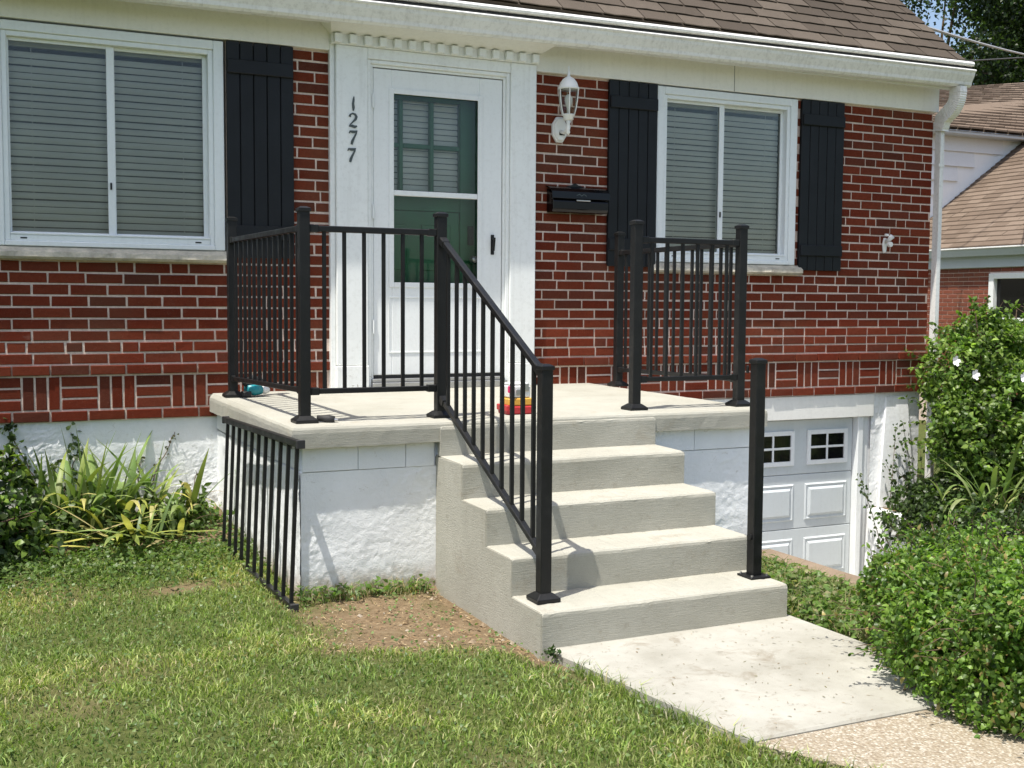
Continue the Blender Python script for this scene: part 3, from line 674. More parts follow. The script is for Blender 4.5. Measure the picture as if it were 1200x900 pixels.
for z0, z1 in ((1.537, 2.105), (2.140, 2.763)): MB().box(1.028, 1.630, -.006, -.002, z0, z1).build('pane', 'door_glass', sdr)
m = MB(); m.box(1.0, 1.66, ya - .004, ya - .0005, 1.07, 1.078); m.box(1.0, 1.66, ya - .004, ya - .0005, 1.435, 1.443); m.box(.993, 1.0, ya - .004, ya - .0005, 1.07, 1.443); m.box(1.66, 1.667, ya - .004, ya - .0005, 1.07, 1.443); m.build('kick_panel_moulding', 'white_trim', sdr, .001)
for z in (2.66, 1.95, 1.2):
    MB().tube([(.886, -.034, z), (.886, -.034, z + .09)], .008, 8).build('hinge', 'white_trim', sdr)
h = MB(); h.box(1.728, 1.752, -.030, ya, 1.735, 1.87); h.bar((1.740, -.030, 1.845), (1.740, -.062, 1.84), .014, .014, (1, 0, 0)); h.bar((1.740, -.060, 1.85), (1.737, -.050, 1.76), .016, .010, (0, 1, 0)); h.build('handle', 'black_metal', sdr, .002)
m = MB(); m.box(.866, 1.834, -.085, .10, .832, .878); m.box(.87, 1.83, -.05, .10, .878, .902); m.build('threshold', 'steel', sur, .004)
MB().box(.890, 1.810, -.014, .008, .904, .924).build('sweep', 'rubber', sdr)
# green entry door behind the storm door
ed = link('entry_door', None, house, (1.35, .1, .90)); y0 = .085
cols = [(.915, 1.105), (1.135, 1.325), (1.355, 1.545)]; rows_ = [(2.15, 2.435), (2.465, 2.75)]
m = MB(); xs_ = [.86] + [v for c in cols for v in c] + [1.85]
zs_ = [1.97] + [v for r_ in rows_ for v in r_] + [2.95]
for a, b in ((.86, .915), (1.545, 1.85)): m.box(a, b, y0, y0 + .045, .90, 2.95)
m.box(.915, 1.545, y0, y0 + .045, 2.75, 2.95); m.box(.915, 1.545, y0, y0 + .045, 2.02, 2.15); m.box(.915, 1.545, y0 + .012, y0 + .045, .90, 2.02)
m.build('slab', 'green_door', ed, .004)
m = MB(); m.box(1.105, 1.135, y0 + .004, y0 + .04, 2.15, 2.75); m.box(1.325, 1.355, y0 + .004, y0 + .04, 2.15, 2.75); m.build('muntin', 'green_door', ed, .004)
m = MB()
for a, b in cols: m.box(a, b, y0 + .004, y0 + .04, 2.435, 2.465)
m.build('muntin', 'green_door', ed, .004)
for a, b in cols:
    for c, d in rows_: MB().box(a - .003, b + .003, y0 + .020, y0 + .024, c - .003, d + .003).build('pane', 'door_glass', ed)
for a, b in ((.915, 1.16), (1.235, 1.48)):
    for c, d in ((1.62, 1.93), (.98, 1.5)): MB().box(a + .03, b, y0 + .002, y0 + .0125, c, d).build('panel', 'green_door', ed, .008)
MB().box(1.60, 1.64, y0 - .02, y0, 1.80, 1.93).build('lockset', 'black_metal', ed, .004)
kn = MB(); kn.tube([(1.62, y0 - .02, 1.70), (1.62, y0 - .05, 1.70), (1.62, y0 - .055, 1.70), (1.62, y0 - .085, 1.70)], [.012, .012, .028, .022], 12); kn.build('knob', 'steel', ed, 0, True)
dbl = thing('window_blind', 'small white slat blind behind the panes of the green front door', 'blind', (1.23, .15, 2.1))
me = None
for i in range(17):
    if me is None:
        me = MB().add([(-.32, .004, -.0165), (.32, .004, -.0165), (.32, 0, 0), (-.32, 0, 0), (.32, .008, .0165), (-.32, .008, .0165)], [(0, 1, 2, 3), (3, 2, 4, 5)]).mesh('slat', 0, True); me.materials.append(MATS['blind'])
    link('slat', me, dbl, (1.23, .148, 2.14 + i * .0385))
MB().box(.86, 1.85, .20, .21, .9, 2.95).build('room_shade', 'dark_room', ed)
# garage door under the house
gd = link('garage_door', None, house, ((GX0 + GX1) / 2, .09, -1.27))
MB().box(GX0 - .03, GX1 + .145, .012, .19, .497, zj(13) - .004).build('lintel', 'frieze_paint', house, .004)
MB().box(GX1 + .146, GX1 + .152, .018, .19, .497, zj(13) - .006).build('lintel_end', 'frieze_paint', house)
m = MB(); m.box(GX1, GX1 + .055, .03, .19, -1.3, .497); m.box(GX1 + .055, GX1 + .12, .05, .19, -1.3, .497); m.build('jamb', 'white_trim', gd, .004)
MB().box(GX0 - .05, GX0, .03, .19, -1.3, .497).build('jamb', 'white_trim', gd, .004)
RH = .442; pw = .545; gx1 = GX1 - .01; gtop = .485
for r_i in range(4):
    zt = gtop - r_i * RH; zb = zt - RH + .004
    sec = MB().box(GX0 + .005, GX1 - .004, .092, .135, zb, zt).build('door_section', 'garage_paint', gd, .004)
    for cI in range(4):
        xr = gx1 - .045 - cI * pw; xl = xr - .435
        if r_i == 0:
            f = MB(); a, b, c, d = xl + .01, xr - .01, zt - .365, zt - .085
            f.box(a, a + .035, .074, .0915, c, d); f.box(b - .035, b, .074, .0915, c, d); f.box(a + .035, b - .035, .074, .0915, c, c + .035); f.box(a + .035, b - .035, .074, .0915, d - .035, d)
            f.box(a + .035, b - .035, .080, .0910, (c + d) / 2 - .009, (c + d) / 2 + .009); f.box((a + b) / 2 - .009, (a + b) / 2 + .009, .0805, .0912, c + .035, d - .035)
            fr = f.build('window_frame', 'white_trim', sec, .002)
            for p in range(2):
                for q in range(2):
                    u0 = a + .036 + p * ((b - a) / 2 - .026); v0 = c + .036 + q * ((d - c) / 2 - .026)
                    MB().box(u0, u0 + (b - a) / 2 - .046, .0865, .0905, v0, v0 + (d - c) / 2 - .046).build('pane', 'dark_pane', sec)
        else:
            a, b, c, d = xl, xr, zt - .375, zt - .075; pm = MB()
            pm.add([(a, .0915, c), (b, .0915, c), (b, .0915, d), (a, .0915, d), (a + .012, .082, c + .012), (b - .012, .082, c + .012), (b - .012, .082, d - .012), (a + .012, .082, d - .012),
                    (a + .030, .0885, c + .030), (b - .030, .0885, c + .030), (b - .030, .0885, d - .030), (a + .030, .0885, d - .030), (a + .052, .074, c + .052), (b - .052, .074, c + .052), (b - .052, .074, d - .052), (a + .052, .074, d - .052)],
                   [(4 * r_ + k, 4 * r_ + (k + 1) % 4, 4 * r_ + 4 + (k + 1) % 4, 4 * r_ + 4 + k) for r_ in range(3) for k in range(4)] + [(12, 13, 14, 15)])
            pm.build('panel', 'garage_paint', sec)
MB().box(GX0, GX1, .09, .137, -1.30, gtop - 4 * RH + .004).build('bottom_seal', 'rubber', gd)

# ------------------------------------------------------------------ wall fittings
lt = thing('wall_lantern', 'white lantern wall lamp with clear glass beside the front door', 'lamp', (2.26, 0, 2.6))
bx = 2.252
m = MB(); oct_ = [(.06 * math.cos(a) * (1 if True else 1), .095 * math.sin(a)) for a in [R(22.5 + 45 * k) for k in range(8)]]
prof = [(bx + x, 2.615 + z) for x, z in oct_]; m.prism_y(prof, -.028, -.0005); m.prism_y([(bx + x * .82, 2.615 + z * .86) for x, z in oct_], -.042, -.028); bp = m.build('back_plate', 'lamp_white', lt, .004)
MB().box(bx - .012, bx + .028, -.046, -.042, 2.575, 2.595).build('sensor', 'dark_room', lt)
m = MB(); m.tube([(bx, -.04, 2.60), (bx, -.09, 2.585), (bx, -.135, 2.60), (bx, -.15, 2.645)], [.013, .012, .012, .013], 10); m.lathe([(.006, 2.565), (.014, 2.58), (.011, 2.595), (.016, 2.615), (.012, 2.64), (.022, 2.66)], bx, -.15, 12); m.build('arm', 'lamp_white', lt, 0, True)
m = MB(); m.lathe([(.022, 2.66), (.036, 2.668), (.036, 2.690), (.046, 2.697), (.044, 2.703)], bx, -.15, 12); m.build('lantern_base', 'lamp_white', lt, 0, True); m = MB(); m.lathe([(.072, 2.868), (.077, 2.876), (.070, 2.886), (.060, 2.915), (.040, 2.942), (.018, 2.955), (.010, 2.965), (.011, 2.985), (.005, 2.995), (.004, 3.03)], bx, -.15, 12); m.build('lantern_top', 'lamp_white', lt, 0, True)
lgp = [(.044, 2.700), (.055, 2.74), (.064, 2.79), (.069, 2.84), (.070, 2.872)]
m = MB(); m.lathe(lgp, bx, -.15, 12); m.f = m.f[:-2]; m.build('glass', 'lamp_glass', lt)
for k in range(6):
    a = 2 * math.pi * (k + .15) / 6; m = MB(); m.tube([(bx + (r_ + .0015) * math.cos(a), -.15 + (r_ + .0015) * math.sin(a), z) for r_, z in lgp], .004, 6); m.build('rib', 'lamp_white', lt)
m = MB(); m.lathe([(.012, 2.703), (.013, 2.745), (.018, 2.760), (.028, 2.795), (.027, 2.815), (.014, 2.835), (.003, 2.84)], bx, -.15, 12); m.build('bulb', 'bulb', lt, 0, True)
mb_ = thing('mailbox', 'black metal mailbox mounted on the brick beside the front door', 'mailbox', (2.385, 0, 2.05))
m = MB(); bp = [(0, 2.04), (-.085, 2.04), (-.105, 2.06), (-.105, 2.115), (-.092, 2.13), (-.092, 2.165), (0, 2.205)]; m.prism_x(bp, 2.165, 2.605); m.build('body', 'mailbox_black', mb_, .004)
m = MB(); m.prism_x([(-.001, 2.222), (-.075, 2.200), (-.102, 2.178), (-.106, 2.135), (-.110, 2.135), (-.107, 2.182), (-.078, 2.206), (-.001, 2.228)], 2.155, 2.615); m.build('lid', 'mailbox_black', mb_, .001)
m = MB(); m.prism_y([(2.31, 2.226), (2.46, 2.226), (2.415, 2.238), (2.385, 2.252), (2.355, 2.238)], -.012, -.0005); m.build('hanger', 'mailbox_black', mb_)
MB().box(2.345, 2.455, -.114, -.107, 2.118, 2.128).build('lip', 'steel', mb_, .002)
ribbon([(2.345 - 2.385, .0, .003), (2.37 - 2.385, .012, .004), (0, .0, .004), (.018, .012, .004), (.040, .0, .003)], 'emblem', mb_, (2.385, -.1075, 2.155), .002).data.materials[0] = MATS['digit_grey']
hk = thing('hose_bib', 'small white fixture on the brick wall near the house corner', 'fixture', (5.25, 0, 1.9))
m = MB(); m.prism_y([(5.235, 1.83), (5.262, 1.84), (5.270, 1.90), (5.262, 1.955), (5.238, 1.955), (5.225, 1.90)], -.018, -.0005); m.build('plate', 'lamp_white', hk, .004)
m = MB(); m.tube([(5.25, -.018, 1.925), (5.25, -.05, 1.935), (5.255, -.085, 1.965)], [.014, .016, .022], 10); m.build('spout', 'lamp_white', hk, 0, True)
m = MB(); m.tube([(5.248, -.055, 1.90), (5.248, -.085, 1.90)], [.021, .021], 12); m.box(5.205, 5.235, -.07, -.05, 1.965, 1.985); m.build('knob', 'lamp_white', hk, .002)

# ------------------------------------------------------------------ porch and steps
porch = thing('porch', 'concrete porch slab on a rough white painted base before the front door', 'porch', (1.18, -1, 0))
m = MB(); nX, nY = 54, 40; base = 0; vs = []
def slab_top(x, y): return PZ + .012 * (y - PF) / 2 + .0022 * fbm(x, y, 0, 3, 3)
outl = []
def edge_pts():
    pts = []; n1 = 60
    for i in range(n1): pts.append((PXL + (PXR - PXL) * i / n1, PF))
    for i in range(46): pts.append((PXR, PF + (.045 - PF) * i / 46))
    for i in range(n1): pts.append((PXR - (PXR - PXL) * i / n1, .045))
    for i in range(46): pts.append((PXL, .045 - (.045 - PF) * i / 46))
    return pts
ep = edge_pts(); n = len(ep); cx_, cy_ = (PXL + PXR) / 2, (PF) / 2
def off(p, d):
    x, y = p; x2 = min(max(x, PXL + d), PXR - d); y2 = min(max(y, PF + d), .045 - (d if False else 0)); return x2, y2
rings = [(.0, .722, .004), (.0, .735, .003), (.0, .79, .003), (.003, .808, .002), (.010, .818, .001), (.022, None, 0)]
allv = []
for d, z, jj in rings:
    for p in ep:
        x, y = off(p, d); jx = jj * fbm(x, y, z or 0, 9, 3)
        allv.append((x + jx, y + jx, slab_top(x, y) if z is None else z + jx * .8))
fs = [(n * i + k, n * i + (k + 1) % n, n * (i + 1) + (k + 1) % n, n * (i + 1) + k) for i in range(len(rings) - 1) for k in range(n)]
fs += [tuple(range(n - 1, -1, -1)), tuple(n * (len(rings) - 1) + k for k in range(n))]
MB().add(allv, fs).build('slab', 'slab_concrete', porch)
m = MB(); WL, WF, WR = PXL + .048, PF + .048, PXR - .048
m.box(WL + .01, WR - .01, WF + .01, .03, -1.5, .722)
rough_sheet(m, WL + .004, SXL + .05, -.2, .60, WF, .007, .0052, 'x', 1); rough_sheet(m, SXL + .05, WR, -.2, .60, WF, .009, .0052, 'x', 2)
rough_sheet(m, WF + .004, .03, -.2, .60, WL, .016, .009, 'y', 3); rough_sheet(m, WF + .004, .03, -1.4, .60, WR, .03, .014, 'y', 4, 1)
bw = m.build('base_wall', 'parge', porch, 0, True)
for x0, x1 in ((WL + .012, .1595), (.162, .4010), (.4035, SXL - .012), (1.81, 2.0815), (2.084, WR - .012)):
    MB().box(x0, x1, WF - .003, WF + .012, .601 + rnd.uniform(-.002, .003), .72).build('block', 'parge', porch, .0014)
for i, (y0, y1) in enumerate(((-1.95, -1.56), (-1.555, -1.16), (-1.155, -.76), (-.755, -.36), (-.355, .02))):
    MB().box(WL - .003, WL + .012, y0, y1, .606 + rnd.uniform(-.004, .004), .72).build('block', 'parge', porch, .004)
steps = thing('front_steps', 'four brushed concrete steps leading up to the porch', 'steps', (1.18, -2.6, 0))
def step_block(x0, x1, y0, y1, z0, z1, seed):   # y0 = front, softly rounded nosing, slightly wavy
    nx_ = 130; prof = [(y1, z0), (y0, z0), (y0 + .001, z0 + (z1 - z0) * .5), (y0 + .001, z1 - .022), (y0 + .004, z1 - .010), (y0 + .012, z1 - .003), (y0 + .026, z1), (y1, z1 + .002)]
    k = len(prof); vs = []
    for i in range(nx_ + 1):
        x = x0 + (x1 - x0) * i / nx_; ins = 0
        for j, (y, z) in enumerate(prof):
            w = .0022 * fbm(x, seed, j * .3, 4, 3) + (.0045 * min(0, fbm(x, seed, j * .1, 22, 3) + .12) if 3 < j < 7 else 0); e = .008 if (i in (0, nx_) and j in (4, 5, 6)) else 0
            vs.append((x, y + w * (0 if j in (0, 7) else 1), z + w * (1 if j > 2 else 0) - e * .5))
    f = [(k * i + j, k * i + (j + 1) % k, k * (i + 1) + (j + 1) % k, k * (i + 1) + j) for i in range(nx_) for j in range(k)] + [tuple(range(k)), tuple(k * nx_ + j for j in range(k - 1, -1, -1))]
    return MB().add(vs, f)
for i, (yb0, yf0, z) in enumerate(STEP):
    step_block(SXL, SXR, yf0, PF + .08 - .002 * i, -.3 if i == 3 else STEP[i + 1][2] - .06, z, i + 1).build('step', 'concrete', steps, 0)
m = MB(); sd_poly = [(PF + .07, -.3), (-3.150, -.3), (-3.150, .145), (-2.862, .147), (-2.862, .309), (-2.591, .311), (-2.591, .477), (-2.312, .479), (-2.312, .645), (PF + .07, .645)]
for xs2, xe in ((SXL - .003, SXL + .004), (SXR - .004, SXR + .003)):
    m = MB(); k = len(sd_poly); m.add([(xs2, y, z) for y, z in sd_poly] + [(xe, y, z) for y, z in sd_poly], [tuple(range(k)), tuple(range(2 * k - 1, k - 1, -1))] + [(j, (j + 1) % k, k + (j + 1) % k, k + j) for j in range(k)])
    m.build('side_face', 'concrete', steps)
step_block(SXL, SXR, PF - .0065, PF + .03, .64, .806, 9).build('riser_face', 'slab_concrete', steps)

# ------------------------------------------------------------------ railings
PW = .0255
def post(parent, x, y, z0, z1, cover=True):
    p = MB().box(x - PW, x + PW, y - PW, y + PW, z0 + .004, z1).build('post', 'black_metal', parent, .003)
    m = MB(); e = PW + .005; m.box(x - e, x + e, y - e, y + e, z1 - .012, z1 + .004)
    m.add([(x - e, y - e, z1 + .004), (x + e, y - e, z1 + .004), (x + e, y + e, z1 + .004), (x - e, y + e, z1 + .004), (x - .014, y - .014, z1 + .013), (x + .014, y - .014, z1 + .013), (x + .014, y + .014, z1 + .013), (x - .014, y + .014, z1 + .013)], [(0, 1, 5, 4), (1, 2, 6, 5), (2, 3, 7, 6), (3, 0, 4, 7), (4, 5, 6, 7)])
    m.build('cap', 'black_metal', p, .0015)
    m = MB(); e = .055
    if cover:
        m.box(x - e, x + e, y - e, y + e, z0 + .001, z0 + .016); i_ = PW + .004
        m.add([(x - e, y - e, z0 + .016), (x + e, y - e, z0 + .016), (x + e, y + e, z0 + .016), (x - e, y + e, z0 + .016), (x - i_, y - i_, z0 + .036), (x + i_, y - i_, z0 + .036), (x + i_, y + i_, z0 + .036), (x - i_, y + i_, z0 + .036)], [(0, 1, 5, 4), (1, 2, 6, 5), (2, 3, 7, 6), (3, 0, 4, 7), (4, 5, 6, 7)])
        m.build('base_cover', 'black_metal', p, .002)
    else:
        m.box(x - e, x + e, y - e, y + e, z0 + .001, z0 + .010); m.build('base_plate', 'black_metal', p, .002)
    for sx, sy in ((-1, -1), (1, -1), (-1, 1), (1, 1)):
        zz = z0 + (.020 if cover else .010); MB().tube([(x + sx * .042, y + sy * .042, zz - .006), (x + sx * .042, y + sy * .042, zz + (.002 if cover else .008))], .006, 6).build('bolt', 'steel' if not cover else 'black_metal', p)
    return p
BAL = {}
def baluster(parent, x, y, z0, z1, ang=0):
    k = round((z1 - z0) / .004)
    if k not in BAL: BAL[k] = MB().box(-.0085, .0085, -.0085, .0085, 0, k * .004).mesh('baluster', .0015); BAL[k].materials.append(MATS['black_metal'])
    o = link('baluster', BAL[k], parent, (x, y, z0)); o.rotation_euler[2] = ang; return o
def panel(parent, a, b, zt, zb, n, gap=PW, zt2=None, zb2=None, brackets=True):
    a, b = Vector(a), Vector(b); d = (b - a).normalized(); zt2 = zt if zt2 is None else zt2; zb2 = zb if zb2 is None else zb2
    p0 = a + d * gap; p1 = b - d * gap; T = (b - a).length
    def at(p, u, v): f = (p - a).length / T; return Vector((p.x, p.y, u + (v - u) * f))
    m = MB(); m.bar(at(p0, zt, zt2), at(p1, zt, zt2), .032, .030); m.build('top_rail', 'black_metal', parent, .004)
    MB().bar(at(p0, zb, zb2), at(p1, zb, zb2), .028, .026).build('bottom_rail', 'black_metal', parent, .003)
    if brackets:
        for u, v in ((zt, zt2), (zb, zb2)):
            for q, e in ((p0, d), (p1, -d)):
                q2 = q + e * .045; MB().bar(at(q, u, v), at(q2, u, v), .038, .036).build('bracket', 'black_metal', parent, .003)
    for i in range(n):
        p = p0 + (p1 - p0) * (i + .75) / (n + .5); zt_ = at(p, zt, zt2).z; zb_ = at(p, zb, zb2).z
        baluster(parent, p.x, p.y, zb_ + .004, zt_ - .004, math.atan2(d.y, d.x))
TR, BR = 1.752, .985
rl = thing('porch_railing', 'black metal railing around the left of the porch and down the steps', 'railing', (.3, -1.8, PZ), 'black railings of the porch')
P1 = (-.092, -.33); P2 = (-.060, -1.84); P3 = (.640, -1.84); P7 = (.655, -2.985)
post(rl, *P1, .834, 1.890); post(rl, *P2, PZ, 1.842); post(rl, *P3, PZ, 1.842); post(rl, *P7, .153, 1.138)
panel(rl, (*P1, 0), (*P2, 0), 1.764, .945, 13, PW, TR, .978); panel(rl, (*P2, 0), (*P3, 0), TR, BR - .012, 6)
panel(rl, (*P3, 0), (*P7, 0), 1.728, .935, 10, PW, 1.098, .338)
rr = thing('porch_railing', 'black metal railing with three posts on the right of the porch', 'railing', (2.3, -1.8, PZ), 'black railings of the porch')
P4 = (1.785, -1.84); P5 = (2.480, -1.84); P6 = (2.560, -.34)
post(rr, *P4, PZ, 1.846); post(rr, *P5, PZ, 1.846); post(rr, *P6, .834, 1.888)
panel(rr, (*P4, 0), (*P5, 0), TR, .990, 6); panel(rr, (*P5, 0), (*P6, 0), TR - .004, .975, 13, PW, 1.756, .95)
m = MB(); m.box(1.795, 1.835, -1.815, -1.80, 1.70, 1.715); m.box(1.802, 1.812, -1.818, -1.808, 1.66, 1.715); m.build('loose_bracket', 'steel', rr, .002)
lp = thing('newel_post', 'lone black metal post bolted to the right of the bottom step', 'post', (1.735, -2.995, .153))
post(lp, 1.735, -2.995, .153, 1.148, False)
m = MB(); m.tube([(1.702, -2.995, .34), (1.712, -2.995, .34)], [.016, .016], 10); m.build('rail_bracket', 'black_metal', lp)
m = MB(); m.box(1.704, 1.712, -2.96, -2.945, 1.09, 1.125); m.build('rail_bracket', 'black_metal', lp, .002)
sp_ = thing('spare_railing_panel', 'spare black railing panel leaning against the left side of the porch', 'railing panel', (-.23, -1.5, 0))
a, b = Vector((-.262, -.80, 0)), Vector((-.212, -2.205, 0)); d = (b - a).normalized()
lean = Vector((.034, 0, 0))
def pp(f, z): return a + (b - a) * f + Vector((0, 0, z)) + lean * (z / .76)
MB().bar(pp(0, .745), pp(1, .765), .032, .030).build('top_rail', 'black_metal', sp_, .003)
MB().bar(pp(0, .022), pp(1, .022), .030, .030).build('bottom_rail', 'black_metal', sp_, .003)
for i in range(11):
    f = (i + .35) / 10.7; p0, p1 = pp(f, .022), pp(f, .752); MB().bar(p0, p1, .017, .017, (0, 1, 0)).build('baluster', 'black_metal', sp_, .0015)
for f, z in ((1, .765), (1, .022), (0, .745), (0, .022)):
    q = pp(f, z); e = d * (.012 if f else -.012); MB().bar(q - e * .2, q + e, .040, .040).build('rail_end', 'rubber', sp_, .003)
# small things left on the porch
tl = thing('power_tool', 'teal and black power tool lying by the left rear railing post', 'tool', (.03, -.33, .835))
tz = .838
m = MB(); m.tube([(-.02, -.36, tz + .040), (.03, -.345, tz + .036), (.075, -.33, tz + .034)], [.032, .036, .028], 10); m.build('motor_housing', 'teal', tl, 0, True)
m = MB(); m.tube([(.075, -.33, tz + .034), (.10, -.322, tz + .033), (.125, -.314, tz + .032)], [.024, .027, .018], 10); m.build('gear_head', 'clear_plastic', tl, 0, True)
m = MB(); m.tube([(-.035, -.365, tz + .075), (.02, -.34, tz + .105), (.075, -.31, tz + .090), (.10, -.30, tz + .055)], [.018, .022, .020, .016], 10); m.build('handle', 'rubber', tl, 0, True)
m = MB(); m.box(-.05, .005, -.40, -.335, tz - .003, tz + .03); m.build('battery', 'rubber', tl, .006)
bt = thing('drill_bit_holder', 'small black tool piece lying beside the front left railing post', 'tool', (.03, -1.85, PZ))
m = MB(); m.tube([(.0, -1.845, PZ + .022), (.03, -1.86, PZ + .020), (.045, -1.87, PZ + .018), (.075, -1.885, PZ + .015)], [.014, .016, .021, .017], 10); m.build('barrel', 'rubber', bt, 0, True)
m = MB(); m.tube([(.075, -1.885, PZ + .015), (.09, -1.893, PZ + .013)], [.009, .007], 8); m.build('tip', 'steel', bt)
bxn = thing('parts_box', 'red and yellow plastic box with clear lid standing behind the stair rail', 'box', (1.07, -1.80, PZ + .001))
Z = PZ + .002
m = MB(); m.box(1.005, 1.165, -1.86, -1.74, Z, Z + .045); m.build('tray', 'red_plastic', bxn, .008)
for xa in (1.0, 1.152): MB().box(xa, xa + .018, -1.866, -1.735, Z + .018, Z + .05).build('latch', 'red_plastic', bxn, .004)
MB().box(1.015, 1.155, -1.855, -1.745, Z + .0455, Z + .085).build('middle_tray', 'yellow_plastic', bxn, .006)
m = MB(); m.box(1.022, 1.148, -1.848, -1.752, Z + .0855, Z + .15); m.box(1.03, 1.14, -1.84, -1.76, Z + .1505, Z + .165); m.build('lid', 'clear_plastic', bxn, .008)
MB().box(1.012, 1.046, -1.862, -1.8485, Z + .115, Z + .15).build('label', 'pink_plastic', bxn, .002)
m = MB(); m.box(1.06, 1.10, -1.852, -1.8485, Z + .10, Z + .13); m.box(1.11, 1.135, -1.852, -1.8485, Z + .12, Z + .16); m.build('screws', 'steel', bxn, .002)

# ------------------------------------------------------------------ neighbouring house, trees and cables behind
nb = thing('neighbour_house', 'neighbouring brick house with tan shingle roof and white siding beyond the bushes', 'house', (16, 4, -.6))
NXW = 13.0
nw_ops = [(4.55, 5.97, .35, 1.925)]
m = MB(); q = MB(); holes(-3.0, 8.0, -1.0, 2.2, nw_ops, 0, .2, q); m.add([(NXW + .009 + y, x, z) for x, y, z in q.v], q.f); m.box(NXW + .21, 20, 7.8, 8.0, -1, 2.2); m.box(NXW + .21, 20, -3.0, -2.8, -1, 2.2); nwall = m.build('wall', 'mortar', nb)
cacheN = {}; jn = MB(); cnt = 0
for k in range(32):
    z0 = 2.15 - (k + 1) * C; y = -2.9 + (L / 2 if k % 2 else 0)
    while y < 7.95:
        a, b = y + .005, y + L - .005; y += L
        for o_ in nw_ops:
            if z0 + C > o_[2] and z0 < o_[3]:
                if a > o_[0] - .02 and b < o_[1] + .02: a = b
                elif a < o_[1] < b: a = o_[1] + .004
                elif a < o_[0] < b: b = o_[0] - .004
        if b - a < .03: continue
        w = b - a
        if 4.0 < a and b < 7.6 and z0 > .55 and cnt < 290:
            key = (round(w / .008), k % 2)
            if key not in cacheN:
                vs, fs = brick_geo(w, C - .011, cnt); me = bpy.data.meshes.new('brick'); me.from_pydata([(yy, -x, z) for x, yy, z in vs], [], fs); me.materials.append(MATS['brick_neighbour']); cacheN[key] = me
            o = bpy.data.objects.new('brick', cacheN[key]); COL.objects.link(o); o.parent = nwall; o.location = (NXW, (a + b) / 2, z0 + C / 2); cnt += 1
        else:
            vs, fs = brick_geo(w, C - .011, 5); jn.add([(yy + NXW, -x + (a + b) / 2, z + z0 + C / 2) for x, yy, z in vs], fs)
me = bpy.data.meshes.new('brickwork'); me.from_pydata(jn.v, [], jn.f); tag(link('brickwork', me, nwall, None, 'brick_neighbour'), kind='stuff')
nwin = link('window', None, nb, (NXW, 5.26, .35))
m = MB(); m.box(NXW - .03, NXW + .08, 5.87, 5.97, .35, 1.925); m.box(NXW - .03, NXW + .08, 4.55, 4.65, .35, 1.925); m.box(NXW - .03, NXW + .08, 4.65, 5.87, 1.84, 1.925); m.box(NXW - .05, NXW + .08, 4.65, 5.87, .35, .43); m.build('frame', 'white_trim', nwin, .005)
MB().box(NXW + .0, NXW + .06, 4.651, 5.869, 1.19, 1.235).build('meeting_rail', 'white_trim', nwin, .003)
for z0, z1 in ((.431, 1.189), (1.236, 1.839)): MB().box(NXW + .05, NXW + .055, 4.651, 5.869, z0, z1).build('pane', 'dark_pane', nwin)
m = MB(); m.box(NXW - .035, NXW + .05, -3.1, 8, 2.02, 2.21); m.build('frieze', 'neighbour_gutter', nb, .004)
m = MB(); m.prism_y([(12.95, 2.20), (12.86, 2.20), (12.84, 2.25), (12.815, 2.31), (12.95, 2.31)], -3.1, 8.0); m.build('gutter', 'neighbour_gutter', nb)
MB().box(12.80, 12.95, -3.1, 8.0, 2.311, 2.335).build('gutter_cover', 'gutter_paint', nb, .004)
def nroof(x, up=0): return (x - up * .55, 2.345 + (x - 12.86) * .67 + up)
m = MB(); m.prism_y([nroof(12.87, -.01), nroof(20, -.01), nroof(20, -.1), nroof(12.87, -.1)], -3.1, 8.0); nr = m.build('roof', 'neighbour_shingle', nb)
cacheQ = {}; jq = MB(); cnt = 0; slen = math.sqrt(1 + .67 ** 2)
def nshingle(w, k):
    r_ = random.Random(k); e = .145; vs = []
    for yy in (-w / 2, 0, w / 2):
        d = r_.uniform(-.004, .004)
        for s_, up in ((d, .022 + d * .5), (e * 1.2, .001), (d, .004)): vs.append((s_ / slen, yy, s_ / slen * .67 + up))
    return vs, [(0, 1, 4, 3), (3, 4, 7, 6), (0, 3, 5, 2), (3, 6, 8, 5), (0, 2, 1), (6, 7, 8)]
for r_i in range(54):
    x = 12.86 + r_i * .145 / slen; y1 = 8.0; y = 8.0 - .1 - .2 * ((r_i * .37) % 1); i = 0
    while y1 > -3.0:
        w = y1 - y - .006; cy_ = (y + y1) / 2; z = 2.345 + (x - 12.86) * .67
        inv = cy_ > 4.6 + r_i * .02 and r_i < 26
        if inv and cnt < 295:
            key = (round(w / .02), i % 3)
            if key not in cacheQ:
                vs, fs = nshingle(w, i + r_i); me = bpy.data.meshes.new('shingle'); me.from_pydata(vs, [], fs); me.materials.append(MATS['neighbour_shingle']); cacheQ[key] = me
            o = bpy.data.objects.new('shingle', cacheQ[key]); COL.objects.link(o); o.parent = nr; o.location = (x, cy_, z); cnt += 1
        else:
            vs, fs = nshingle(w, i + r_i); jq.add([(a + x, b + cy_, c + z) for a, b, c in vs], fs)
        y1 = y; y -= .30 + rnd.uniform(-.04, .04); i += 1
me = bpy.data.meshes.new('shingles'); me.from_pydata(jq.v, [], jq.f); tag(link('shingles', me, nr, None, 'neighbour_shingle'), kind='stuff')
